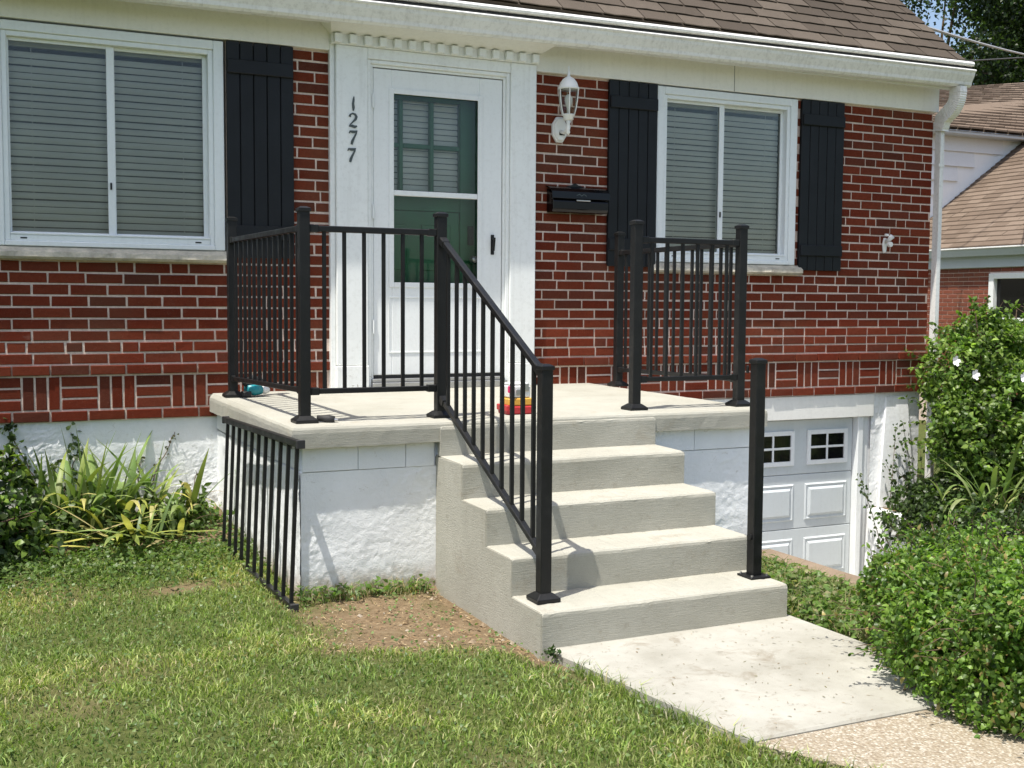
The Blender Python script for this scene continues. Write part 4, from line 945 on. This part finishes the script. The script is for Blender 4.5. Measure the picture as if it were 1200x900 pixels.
# upper storey with lapped siding
MB().box(11.0, 20, 8.02, 14, 1.0, 4.45).build('upper_wall', 'flashing_lit', nb)
for i in range(9):
    zt = 4.40 - i * .262; zb = zt - .258; xr = (zb - 2.345) / .67 + 12.86 - .40
    if i == 0: xr = 15.45
    if xr < 11.3: continue
    m = MB(); m.add([(11.0, 8.018, zt), (xr, 8.018, zt), (11.0, 7.982, zb), (xr, 7.982, zb), (11.0, 8.018, zb), (xr, 8.018, zb)], [(0, 1, 3, 2), (2, 3, 5, 4), (1, 5, 3), (0, 2, 4)]); m.build('siding_board', 'siding_shaded', nb)
m = MB(); m.add([(12.9, 8.005, 2.38), (20, 8.005, 2.38 + 7.1 * .67), (20, 8.005, 2.50 + 7.1 * .67), (12.9, 8.005, 2.50)], [(0, 1, 2, 3)]); m.add([(12.9, 8.015, 2.38), (20, 8.015, 2.38 + 7.1 * .67), (20, 8.015, 2.50 + 7.1 * .67), (12.9, 8.015, 2.50)], [(3, 2, 1, 0)]); m.build('flashing', 'flashing_lit', nb)
MB().box(11.0, 20.2, 7.76, 8.0, 4.40, 4.47).build('eave', 'neighbour_gutter', nb, .01)
ju = MB(); e0, e1 = Vector((10.8, 7.75, 4.49)), Vector((20.4, 7.75, 4.52)); t0_, t1_ = Vector((15.6, 10.5, 5.72)), Vector((22.5, 10.5, 6.62))
ju.add([e0 - Vector((0, 0, .05)), e1 - Vector((0, 0, .05)), t1_ - Vector((0, 0, .35)), t0_ - Vector((0, 0, .35)), Vector((22, 16, 4.4)), Vector((12, 16, 4.4))], [(0, 1, 2, 3), (3, 2, 4, 5)])
ur = ju.build('upper_roof', 'neighbour_shingle', nb)
ju = MB(); NR = 20
for r_i in range(NR):
    f0, f1 = r_i / NR, (r_i + 1.15) / NR; a0, a1 = e0.lerp(t0_, f0), e1.lerp(t1_, f0); b0, b1 = e0.lerp(t0_, f1), e1.lerp(t1_, f1); s_ = (r_i * .43 % 1) * .04
    n_ = 30; fr_ = [0] + [min(1, max(0, s_ + (i + rnd.uniform(-.1, .1)) / n_)) for i in range(1, n_)] + [1]
    for u, v in zip(fr_, fr_[1:]):
        if v - u < .002: continue
        j = rnd.uniform(0, .012); up = Vector((0, -.01, .03 + j)); v2 = v - .0008
        A_, B_, C_, D_ = a0.lerp(a1, u) + up, a0.lerp(a1, v2) + up, b0.lerp(b1, v2) + Vector((0, 0, .003)), b0.lerp(b1, u) + Vector((0, 0, .003))
        ju.add([A_, B_, C_, D_, A_ - Vector((0, 0, .03)), B_ - Vector((0, 0, .03))], [(0, 1, 2, 3), (4, 5, 1, 0)])
me = bpy.data.meshes.new('shingles'); me.from_pydata(ju.v, [], ju.f); tag(link('shingles', me, ur, None, 'neighbour_shingle'), kind='stuff')

def tree(x, y, base, h, rad, cz, n, cols, label, nm='leafy_tree', leafL=.26, clumps=46):
    root = thing(nm, label, 'tree', (x, y, base), 'trees behind the neighbouring house')
    tk = MB(); tk.tube([(x, y, base), (x + .1, y, base + h * .25), (x - .1, y + .1, base + h * .5), (x + .1, y, base + h * .8)], [.32, .26, .18, .06], 9)
    cen = []
    for i in range(clumps):
        d = rand_dirs(1)[0] * rad * rng.uniform(.35, 1.0) ** .5; c_ = np.array([x, y, cz]) + d * np.array([1, 1, .95]); cen.append(c_)
        if i % 3 == 0: st = Vector((x, y, base + h * rng.uniform(.35, .7))); md = (st + Vector(c_)) / 2 + Vector((0, 0, .2)); tk.tube([st, md, Vector(c_)], [.09, .06, .02], 6)
    tk.build('trunk', 'bark', root)
    cen = np.array(cen); idx = rng.integers(0, len(cen), n); p = cen[idx] + rng.normal(0, 1, (n, 3)) * np.array([.75, .75, .5]) * (rad / 5) ** .5
    nr_ = unit(rng.normal(0, .7, (n, 3)) + np.array([0, 0, .8])); dr = rand_dirs(n) + np.array([0, 0, -.3])
    clump_b = rng.uniform(.65, 1.25, len(cen))[idx][:, None]
    leaf_cloud('crown', p, dr, nr_, rng.uniform(.7, 1.2, n) * leafL, rng.uniform(.5, .75, n) * leafL, pick_tint(n, cols) * clump_b, 'leaf', root)
tree(29.6, 24, -1, 15, 4.0, 11.0, 24000, [(.035, .06, .02), (.05, .085, .025), (.03, .05, .022)], 'dark loose leafy tree with sky gaps just past the roof edge', leafL=.16, clumps=34)
tree(35.0, 22, -1, 15, 4.2, 10.4, 34000, [(.06, .10, .025), (.08, .12, .03), (.045, .075, .022)], 'dense lighter green tree behind the neighbouring house roof', leafL=.18)
def cable(p0, p1, sag, r_, label, mat):
    pts = [Vector(p0).lerp(Vector(p1), i / 24) - Vector((0, 0, sag * 4 * (i / 24) * (1 - i / 24))) for i in range(25)]
    tag(MB().tube(pts, r_, 6).build('overhead_cable', mat), label, 'cable', 'overhead cables by the roof edge')
cable((5.80, .45, 3.86), (24, 13.4, 7.62), .10, .014, 'thick silvery overhead cable running from the roof edge', 'silver_wire')
cable((8.5, 6.0, 4.64), (24, 6.0, 6.88), .06, .011, 'thin dark overhead cable below the silvery one', 'wire')

# ------------------------------------------------------------------ planting
def blob_points(blobs, n, pw=3.0, lo=.55, hi=1.04):
    """points near the surface of a union of rounded blobs: (cx,cy,cz,rx,ry,rz)"""
    B = np.array(blobs); vol = B[:, 3] * B[:, 4] + B[:, 4] * B[:, 5]; pr = vol / vol.sum(); P_, N_ = [], []; tot = 0
    while tot < n:
        k = rng.choice(len(B), n, p=pr); d = rng.uniform(-1.05, 1.05, (n, 3)); val = (np.abs(d) ** pw).sum(1) ** (1 / pw)
        ok = (val < hi) & (val > lo); p = B[k, :3] + d * B[k, 3:]
        inside = np.zeros(n, bool)
        for b in B: inside |= ((np.abs((p - b[:3]) / b[3:]) ** pw).sum(1) ** (1 / pw)) < lo - .02
        ok &= ~inside; nn = unit(np.sign(d) * np.abs(d) ** (pw - 1) / B[k, 3:]); P_.append(p[ok]); N_.append(nn[ok]); tot += ok.sum()
    return np.concatenate(P_)[:n], np.concatenate(N_)[:n]
def shrub(root, blobs, n, ln, wd, cols, pw=2.6, lo=.5, shoots=0, zmin=None, upw=.5, gap=-.26):
    p, nn = blob_points(blobs, n, pw, lo)
    wob = np.array([.075 * fbm(*q_, 5, 3) for q_ in p])
    p = p + nn * np.reshape(wob, (-1, 1))
    if shoots:
        sp0, sn0 = blob_points(blobs, shoots, pw, .9); k = 12; t_ = np.linspace(0, 1, k)[None, :, None]
        dr = unit(sn0 + rng.normal(0, .35, sn0.shape) + np.array([0, 0, .35])); ln_s = rng.uniform(.08, .22, (shoots, 1, 1))
        sp1 = (sp0[:, None, :] + dr[:, None, :] * ln_s * t_ - np.array([0, 0, 1.]) * (t_ ** 2) * ln_s * .25 + rng.normal(0, .008, (shoots, k, 3))).reshape(-1, 3)
        tw = MB(); tp_ = sp1.reshape(shoots, k, 3)
        for q_ in tp_: tw.tube([Vector(q_[0]), Vector(q_[5]), Vector(q_[10])], [.0022, .0018, .001], 4, False)
        tag(tw.build('twigs', 'vine_stem', root), kind='stuff')
        p = np.concatenate([p, sp1]); nn = np.concatenate([nn, np.repeat(sn0, k, axis=0)])
    gp_ = np.array([fbm(*q_, 4.2, 2) for q_ in p]); kp = gp_ > gap + rng.normal(0, .05, len(p)); p, nn = p[kp], nn[kp]
    if zmin is not None: keep = p[:, 2] > zmin; p, nn = p[keep], nn[keep]
    n = len(p); nr_ = unit(nn * .6 + rng.normal(0, .55, (n, 3)) + np.array([0, 0, upw])); dr = unit(nn * .5 + rng.normal(0, .9, (n, 3)) + np.array([0, 0, -.15]))
    g = np.array([.85 + .5 * fbm(*q_, 3.5, 2) for q_ in p]).reshape(-1, 1)
    leaf_cloud('foliage', p, dr, nr_, rng.uniform(.7, 1.25, n) * ln, rng.uniform(.7, 1.15, n) * wd, np.clip(pick_tint(n, cols, .28) * g, .004, 1), 'leaf', root)
def stems(root, base, tips, r0=.012):
    st = MB()
    for tp in tips:
        b = Vector(base) + Vector((rnd.uniform(-.1, .1), rnd.uniform(-.1, .1), 0)); md = (b + Vector(tp)) / 2 + Vector((rnd.uniform(-.06, .06), rnd.uniform(-.06, .06), .05)); st.tube([b, md, Vector(tp)], [r0, r0 * .7, r0 * .3], 6)
    tag(st.build('branches', 'bark', root), kind='stuff')
hb = [(2.42, -3.66, .14, .38, .34, .25), (2.22, -4.05, .17, .56, .50, .28), (1.98, -4.42, .19, .50, .46, .29), (2.42, -4.45, .20, .42, .60, .30), (2.10, -4.82, .18, .50, .42, .29)]
hedge = thing('hedge', 'dense low green hedge growing over the right side of the front path', 'hedge', (2.2, -4.2, 0))
shrub(hedge, hb, 120000, .0265, .0165, [(.125, .225, .032), (.16, .27, .042), (.095, .18, .03), (.20, .31, .06), (.10, .19, .04), (.13, .235, .035), (.17, .27, .045), (.085, .165, .03), (.15, .26, .04), (.18, .29, .05), (.10, .19, .03), (.22, .33, .065), (.27, .22, .08)], 2.9, .52, 400, -.03, .6, -.30)
stems(hedge, (2.15, -4.2, -.05), [(b[0] + rnd.uniform(-.4, .4) * 1, b[1] + rnd.uniform(-.35, .35), rnd.uniform(.15, .4)) for b in hb for _ in range(12)])
bb = [(5.85, -.42, .78, .42, .34, .50), (6.35, -.45, .62, .60, .45, .66), (5.72, -.62, .38, .42, .34, .40), (6.75, -.55, .85, .55, .45, .60), (6.2, -.95, .30, .50, .35, .36), (7.3, -.6, .6, .6, .5, .75), (6.05, -.35, 1.12, .20, .18, .26)]
bush = thing('flowering_bush', 'tall leafy bush with white flowers at the house corner', 'bush', (6.1, -.5, -.2))
shrub(bush, bb, 52000, .050, .031, [(.14, .235, .036), (.19, .295, .05), (.10, .18, .033), (.24, .34, .075), (.09, .155, .03)], 2.2, .35, 420, -.15, .6, -.28)
stems(bush, (6.1, -.5, -.3), [(b[0] + rnd.uniform(-.3, .3), b[1] + rnd.uniform(-.2, .2), b[2] + rnd.uniform(-.1, .3)) for b in bb for _ in range(8)], .016)
m = None
for x, y, z in ((5.36, -.68, .98), (5.44, -.80, .88), (5.75, -.98, .86), (6.5, -.98, .95), (6.9, -1.05, .7)):
    if m is None:
        m = MB()
        for k in range(5):
            a = k * 2 * math.pi / 5; c_, s_ = math.cos(a), math.sin(a); pts = [(0, 0), (.018, .014), (.034, .010), (.036, -.010), (.018, -.014)]
            m.add([(u * c_ - v * s_, -.004 - .014 * (u / .036), u * s_ + v * c_) for u, v in pts], [(0, 1, 2, 3, 4)])
        me = m.mesh('flower'); me.materials.append(MATS['petal'])
    o = link('flower', me, bush, (x, y, z)); o.rotation_euler = (R(-25), R(rnd.uniform(0, 70)), R(-25)); o.scale = (1.15,) * 3
tsh = thing('garden_shrub', 'unseen tall shrub added past the left edge to shade the bed and lawn', 'bush', (-2.1, -1.0, 0))  # added out of view so its shadow darkens the lawn's left edge
shrub(tsh, [(-2.08, -.98, .62, .50, .42, .62), (-2.25, -1.35, .45, .45, .4, .5)], 12000, .05, .034, [(.055, .10, .022), (.075, .135, .027), (.042, .08, .02)], 2.3, .4, 90, .02)
stems(tsh, (-2.1, -1.0, -.02), [(-2.1 + rnd.uniform(-.3, .3), -1.0 + rnd.uniform(-.3, .3), rnd.uniform(.5, 1.0)) for _ in range(14)])
lb = [(-1.62, -.42, .24, .42, .34, .34), (-2.05, -.62, .42, .55, .45, .50), (-1.40, -.62, .10, .30, .28, .20), (-2.6, -.7, .45, .6, .5, .55)]
lsh = thing('garden_shrub', 'dark green leafy shrub at the left edge against the white foundation', 'bush', (-1.8, -.5, .05))
shrub(lsh, lb, 16000, .055, .036, [(.055, .10, .022), (.075, .135, .027), (.042, .08, .02), (.18, .27, .05)], 2.3, .45, 120, .02)
stems(lsh, (-1.8, -.5, 0), [(b[0] + rnd.uniform(-.3, .3), b[1] + rnd.uniform(-.2, .2), b[2] + rnd.uniform(0, .2)) for b in lb for _ in range(8)])
def vine(label, paths, cols, ln, per=26, spread=.03, grp=None):
    root = thing('ivy_vine', label, 'vine', paths[0][0]); st = MB(); P_ = []
    for pth in paths:
        pts = [Vector(p) for p in pth]; fine = []
        for a, b in zip(pts, pts[1:]):
            for i in range(8): fine.append(a.lerp(b, i / 8) + Vector((.010 * fbm(a.x, i, a.z, 3, 2), 0, .008 * fbm(i, a.x, b.z, 3, 2))))
        fine.append(pts[-1]); st.tube(fine, [.0042 * (1 - .6 * i / len(fine)) for i in range(len(fine))], 5)
        for f in fine: P_ += [np.array(f) + rng.normal(0, spread, 3) * np.array([1, .35, 1]) for _ in range(max(1, per // 8))]
    tag(st.build('stem', 'vine_stem', root), kind='stuff'); P_ = np.array(P_); n = len(P_)
    leaf_cloud('leaves', P_, rand_dirs(n) + np.array([0, -.3, -.3]), unit(rng.normal(0, .5, (n, 3)) + np.array([0, -1, .4])), rng.uniform(.7, 1.2, n) * ln, rng.uniform(.7, 1.0, n) * ln * .8, pick_tint(n, cols), 'leaf', root)
ivc = [(.035, .06, .02), (.05, .085, .025), (.07, .10, .03)]
vine('ivy creeping up the white pier right of the garage door', [[(5.30, -.25, -.75), (5.22, -.17, -.35), (5.30, -.12, .05), (5.38, -.06, .40)], [(5.45, -.25, -.75), (5.42, -.16, -.3), (5.50, -.10, .1), (5.45, -.06, .45)], [(5.55, -.25, -.7), (5.60, -.15, -.2), (5.62, -.10, .2)], [(5.2, -.3, -.8), (5.10, -.22, -.5), (5.0, -.16, -.15), (4.95, -.12, .05)], [(5.35, -.3, -.8), (5.38, -.2, -.45), (5.33, -.15, -.1), (5.24, -.1, .12)]], ivc, .034, 24, .022)
vine('ivy climbing the white foundation beside the dark shrub at left', [[(-1.25, -.12, .1), (-1.18, .0, .35), (-1.30, .02, .60), (-1.34, .02, .70)], [(-1.05, -.1, .1), (-1.02, .0, .3), (-.95, .02, .48), (-.98, .02, .62)], [(-1.15, -.1, .15), (-1.10, .0, .34), (-1.05, .02, .45)]], ivc, .036, 26, .02)
vine('thin ivy on the white foundation close to the porch', [[(-.55, -.02, .2), (-.50, .01, .36), (-.42, .015, .50), (-.38, .015, .60)], [(-.62, -.02, .2), (-.60, .01, .33), (-.58, .015, .46)], [(-.30, -.02, .15), (-.25, .012, .34)]], [(.10, .09, .05), (.06, .07, .03)], .022, 12, .012)
mound = thing('ivy_mound', 'dark ivy mound between the garage door and the flowering bush', 'ivy', (5.2, -.8, -.3))
shrub(mound, [(5.28, -.42, -.22, .26, .22, .26), (5.18, -.85, -.26, .26, .36, .25), (5.16, -1.5, -.24, .27, .45, .24), (5.55, -.6, -.1, .28, .25, .22), (5.16, -2.3, -.24, .27, .5, .24)], 13000, .045, .034, [(.05, .09, .022), (.075, .125, .03), (.04, .07, .02)], 2.4, .4, 120)
# irises: every sword leaf is a piece
def sword(parent, base, az, h, w, bend, tint, flop=0.0):
    n = 8; vs = []; d = Vector((math.cos(az), math.sin(az), 0)); s_ = Vector((-d.y, d.x, 0))
    if rnd.random() < .5: s_ = (s_ + d * rnd.uniform(-.6, .6)).normalized()
    cols_ = []; p = Vector(base); ang = R(90) - flop; st = h / n
    for i in range(n + 1):
        f = i / n; ww = w * (.55 + .9 * f if f < .35 else .865 * (1 - ((f - .35) / .65) ** 2.2)) ; ww = max(ww, .0015)
        nrm = Vector((-math.sin(ang) * d.x, -math.sin(ang) * d.y, math.cos(ang)))
        vs += [p - s_ * ww / 2, p + nrm * ww * .10, p + s_ * ww / 2]
        k = 1 + .25 * math.sin(f * 9 + az); tip_b = max(0, f - .8) * 3; cols_ += [tuple(min(1, c * k * (1 - tip_b * .4) + (.12 * tip_b if j < 2 else 0)) for j, c in enumerate(tint))] * 3
        p = p + (d * math.cos(ang) + Vector((0, 0, math.sin(ang)))) * st; ang -= bend / n * (1 + f)
        if p.z < base[2] + .02 and ang < 0: ang = 0; p.z = base[2] + .02
    f4 = np.array([(3 * i + a, 3 * i + a + 1, 3 * i + a + 4, 3 * i + a + 3) for i in range(n) for a in (0, 1)])
    me = raw_mesh('leaf', np.array([tuple(v) for v in vs]), f4, None, np.array(cols_), True)
    return link('leaf', me, parent, None, 'sword_leaf')
GR = [(.13, .205, .058), (.175, .25, .08), (.22, .29, .10), (.11, .17, .06)]; YL = [(.40, .38, .10), (.46, .42, .16), (.30, .33, .08), (.42, .36, .18), (.20, .25, .06)]
iris = thing('iris_clump', 'clump of tall sword shaped iris leaves against the white foundation', 'plant', (-.75, -.3, .1))
for i in range(80):
    x, y = -.82 + rnd.gauss(0, .22), -.28 + rnd.gauss(0, .10); sword(iris, (x, y, ground_h(x, y) - .01), rnd.uniform(0, 6.28), rnd.uniform(.36, .64), rnd.uniform(.036, .056), rnd.choice([.1, .4, .8, 1.4, 2.0]) * rnd.uniform(.6, 1.2), rnd.choice(GR + GR + YL[4:]), rnd.uniform(0, .5))
for i in range(22):
    x, y = -.72 + rnd.gauss(0, .18), -.34 + rnd.gauss(0, .07); sword(iris, (x, y, ground_h(x, y)), -R(90) + rnd.uniform(-1.2, 1.2), rnd.uniform(.36, .52), rnd.uniform(.036, .050), rnd.uniform(1.2, 2.6), rnd.choice(YL + GR[1:3]), rnd.uniform(0, .3))
flat = thing('flopped_iris', 'yellowing iris leaves flopped flat at the edge of the lawn', 'plant', (-.75, -.7, .05))
for i in range(26):
    x, y = -.80 + rnd.gauss(0, .14), -.66 + rnd.gauss(0, .08); sword(flat, (x, y, ground_h(x, y) + rnd.uniform(.01, .08)), rnd.choice([R(180), R(0), R(-60), R(210)]) + rnd.uniform(-.9, .9), rnd.uniform(.28, .46), rnd.uniform(.034, .050), rnd.uniform(.1, .9), rnd.choice(YL + GR[2:3]), R(rnd.uniform(48, 82)))
for i in range(8):
    x, y = -.60 + rnd.gauss(0, .08), -.72 + rnd.gauss(0, .05); sword(flat, (x, y, ground_h(x, y)), rnd.uniform(0, 6.28), rnd.uniform(.2, .36), rnd.uniform(.018, .028), rnd.uniform(.2, 1.0), rnd.choice(GR[1:]), rnd.uniform(.1, .5))
bed = thing('flower_bed_weeds', 'leafy weeds crowding the iris leaves by the white foundation', 'weeds', (-.8, -.4, .1))
shrub(bed, [(-.95, -.42, .13, .25, .16, .11), (-.62, -.46, .12, .26, .14, .10), (-1.15, -.5, .08, .2, .2, .08), (-.40, -.34, .13, .16, .12, .09)], 1700, .045, .036, [(.10, .165, .038), (.13, .20, .05), (.15, .22, .06), (.075, .125, .03)], 2.2, .3, 60, .02)
yel = thing('yellowed_iris', 'small drooping iris with yellow and brown leaves beside the porch corner', 'plant', (-.36, -.28, .1))
for i in range(20):
    x, y = -.36 + rnd.gauss(0, .07), -.24 + rnd.gauss(0, .06); sword(yel, (x, y, ground_h(x, y)), rnd.uniform(-3.14, .4), rnd.uniform(.22, .36), rnd.uniform(.018, .028), rnd.uniform(1.2, 2.6), rnd.choice(YL + [(.28, .17, .08), (.09, .13, .04)]), rnd.uniform(0, .5))
for (cx_, cy_, lab) in ((5.42, -1.0, 'iris plant with arching pale leaves behind the hedge, nearest the garage'), (5.95, -1.15, 'iris plant with upright leaves behind the hedge under the flowering bush')):
    ir = thing('iris_clump', lab, 'plant', (cx_, cy_, -.2))
    for i in range(26):
        x, y = cx_ + rnd.gauss(0, .14), cy_ + rnd.gauss(0, .08); sword(ir, (x, y, -.22), rnd.uniform(0, 6.28), rnd.uniform(.46, .78), rnd.uniform(.034, .055), rnd.uniform(.1, 2.2), rnd.choice(GR + GR + [(.36, .38, .16), (.22, .26, .11)]), rnd.uniform(0, .45))

# ------------------------------------------------------------------ lawn, weeds, straw and litter
gX, gY = np.arange(-3.6, 2.6, .04), np.arange(-7.0, .1, .04)
HG = np.array([[ground_h(x, y) for x in gX] for y in gY]); BG = np.array([[bare(x, y) for x in gX] for y in gY])
def look(G, x, y): return G[np.clip(((y + 7.0) / .04).round().astype(int), 0, len(gY) - 1), np.clip(((x + 3.6) / .04).round().astype(int), 0, len(gX) - 1)]
def pe(y): return np.where(y > -4.3, .60 + (-3.2 - y) * .14, .754 + (-4.3 - y) * .5)
def clear_of(x, y, m_=0.0):
    ok = np.ones(len(x), bool)
    ok &= ~((x > PXL + .05 - m_) & (y > PF + .07) & (x < 2.6))
    ok &= ~((x > SXL - .01) & (x < SXR + .02) & (y > -3.17))
    ok &= ~((y < -3.1) & (x > pe(y) + .015) & (x < 1.86)); ok &= (x < 2.43) & (y < -.02)
    return ok
N = 300000
x = rng.uniform(-3.2, .98, N); y = -5.9 + 5.6 * rng.uniform(0, 1, N); b = look(BG, x, y); pat = np.array([fbm(a, c, 0, 1.6, 2) for a, c in zip(x[:], y[:])])
keep = clear_of(x, y) & (rng.uniform(0, 1, N) > b * 1.5) & ((x < SXL) | (y < -3.1)) & (rng.uniform(0, 1, N) < .80 + .5 * pat) & ((x > -2.2) | (rng.uniform(0, 1, N) < .5))
x, y, b, pat = x[keep], y[keep], b[keep], pat[keep]; n = len(x)
edge = np.exp(-np.abs(x - pe(y)) / .07) * (y < -3.2)
cl = np.array([fbm(a, c, 5, 7, 2) for a, c in zip(x, y)])
h = rng.uniform(.014, .036, n) * (1 + .3 * pat + .5 * cl) * (1 - .35 * b) + edge * rng.uniform(0, .065, n)
tint = pick_tint(n, [(.200, .272, .062), (.235, .298, .080), (.135, .205, .040), (.285, .325, .125), (.245, .295, .095), (.095, .155, .030)], .22)
dry = rng.uniform(0, 1, n) < (.055 + .35 * b + .10 * (pat > .25)); tint[dry] = pick_tint(int(dry.sum()), [(.38, .33, .18), (.30, .27, .13), (.45, .41, .26)])
tint *= (1 + .30 * pat[:, None] + .35 * cl[:, None]); tint[:, 0] *= 1 + .15 * pat
tag(blades('lawn_grass', x, y, look(HG, x, y) - .004, h, rng.uniform(.0032, .0062, n), rng.uniform(.25, 1.25, n), np.clip(tint, .01, 1)), 'short mown grass of the front lawn', 'grass', None, 'stuff')
def scatter(name, label, cat, n, fx, ln, cols, up=.9, mat='leaf', wd=.6, lift=.01):
    x, y = fx(n); ok = clear_of(x, y); x, y = x[ok], y[ok]; n = len(x)
    p = np.stack([x, y, look(HG, x, y) + rng.uniform(0, 1, n) * lift], 1); nr_ = unit(rng.normal(0, .45, (n, 3)) + np.array([0, 0, up])); dr = rand_dirs(n) * np.array([1, 1, .4])
    return tag(leaf_cloud(name, p, dr, nr_, rng.uniform(.6, 1.2, n) * ln, rng.uniform(.8, 1.1, n) * ln * wd, pick_tint(n, cols), mat), label, cat, None, 'stuff')
WC = [(.12, .205, .045), (.155, .24, .06), (.09, .155, .038)]
scatter('ground_cover', 'broad leaved weeds spreading in front of the flower bed', 'weeds', 6500, lambda n: (rng.uniform(-2.6, -.1, n), -.95 + rng.normal(0, .30, n)), .030, [(.085, .145, .035), (.11, .175, .045), (.07, .12, .03), (.14, .20, .06)], lift=.05)
scatter('clover', 'clover leaves scattered through the lawn', 'clover', 5500, lambda n: (rng.uniform(-3, .9, n), rng.uniform(-5.6, -1.2, n)), .017, [(.12, .19, .06), (.16, .22, .08)], lift=.035, wd=.9)
scatter('porch_weeds', 'weeds growing along the foot of the white porch wall', 'weeds', 190, lambda n: (rng.uniform(-.15, .5, n), PF + .02 - np.abs(rng.normal(0, .05, n))), .036, WC, lift=.07)
x = rng.uniform(-.15, .50, 420); y = PF + .03 - np.abs(rng.normal(0, .06, 420)); ok = clear_of(x, y); x, y = x[ok], y[ok]
tag(blades('wall_grass', x, y, look(HG, x, y), rng.uniform(.03, .10, len(x)), rng.uniform(.003, .005, len(x)), rng.uniform(.4, 1.2, len(x)), pick_tint(len(x), [(.12, .18, .05), (.26, .24, .12), (.34, .28, .15)])), 'tufts of taller grass against the white porch wall', 'grass', None, 'stuff')
scatter('bank_weeds', 'leafy weeds and clippings between the steps and the driveway', 'weeds', 6500, lambda n: (rng.uniform(1.83, 2.42, n), rng.uniform(-4.2, -2.06, n)), .040, WC + [(.13, .17, .05), (.25, .24, .12)], lift=.08)
x = rng.uniform(1.84, 2.42, 5000); y = rng.uniform(-4.2, -2.06, 5000); ok = clear_of(x, y); x, y = x[ok], y[ok]
tag(blades('bank_grass', x, y, look(HG, x, y), rng.uniform(.04, .13, len(x)), rng.uniform(.003, .006, len(x)), rng.uniform(.4, 1.2, len(x)), pick_tint(len(x), [(.11, .16, .04), (.15, .19, .06), (.34, .30, .16)])), 'rough grass between the steps and the driveway', 'grass', None, 'stuff')
def litter(name, label, cat, n, x, y, z, ln, cols, wd):
    p = np.stack([x, y, z], 1); a = rng.uniform(0, 6.28, n); dr = np.stack([np.cos(a), np.sin(a), rng.normal(0, .12, n)], 1)
    return tag(leaf_cloud(name, p, dr, unit(rng.normal(0, .3, (n, 3)) + np.array([0, 0, 1.])), rng.uniform(.5, 1.3, n) * ln, rng.uniform(.7, 1.2, n) * wd, pick_tint(n, cols), 'straw_bits', None, .1, .02), label, cat, None, 'stuff')
leaf_mat('straw_bits', .05, .9, .1)
x = rng.uniform(-.35, .56, 1900); y = rng.uniform(-3.35, -1.98, 1900); b = look(BG, x, y); k = clear_of(x, y) & (b > .25); x, y = x[k], y[k]
litter('straw', 'dry straw and clippings on the bare soil beside the steps', 'straw', len(x), x, y, look(HG, x, y) + rng.uniform(.001, .012, len(x)), .028, [(.36, .26, .14), (.46, .36, .21), (.26, .17, .09), (.17, .11, .06)], .0026)
x = rng.uniform(.66, 1.8, 150); y = rng.uniform(-4.25, -3.18, 150) ; k = x > pe(y) + .03; x, y = x[k], y[k]
litter('path_litter', 'tiny dry bits of leaf scattered on the concrete path', 'litter', len(x), x, y, np.full(len(x), .003), .016, [(.22, .17, .11), (.30, .24, .16), (.16, .15, .08)], .004)
wd_ = thing('weed', 'small dark green weed at the bottom corner of the steps', 'plant', (.57, -3.24, 0)); nW = 60
p = np.array([.572, -3.225, .004]) + rng.normal(0, 1, (nW, 3)) * np.array([.018, .014, .012]); p[:, 2] = np.abs(p[:, 2]); leaf_cloud('leaves', p, rand_dirs(nW), unit(rng.normal(0, .5, (nW, 3)) + np.array([0, 0, 1.])), rng.uniform(.012, .026, nW), rng.uniform(.009, .016, nW), pick_tint(nW, [(.04, .08, .02), (.06, .10, .03)]), 'leaf', wd_)

cl_ = MB(); nC = 0
while nC < 230:
    x, y = rnd.uniform(-.35, .55), rnd.uniform(-3.3, -2.0)
    if bare(x, y) < .5 or x > SXL - .02: continue
    r_ = rnd.uniform(.003, .011) * (1 if rnd.random() < .9 else 1.8); z = ground_h(x, y); nC += 1
    cl_.add([(x + r_ * a * rnd.uniform(.7, 1.3), y + r_ * b * rnd.uniform(.7, 1.3), z + r_ * c * rnd.uniform(.6, 1.0)) for a, b, c in ((1, 0, 0), (0, 1, 0), (-1, 0, 0), (0, -1, 0), (0, 0, 1), (.7, .7, .4), (-.7, -.7, .4))], [(0, 5, 4), (5, 1, 4), (1, 2, 4), (2, 6, 4), (6, 3, 4), (3, 0, 4), (0, 1, 5), (2, 3, 6)])
tag(cl_.build('soil_clods', 'clod'), 'crumbs of soil and small stones on the bare patch by the steps', 'soil', None, 'stuff')
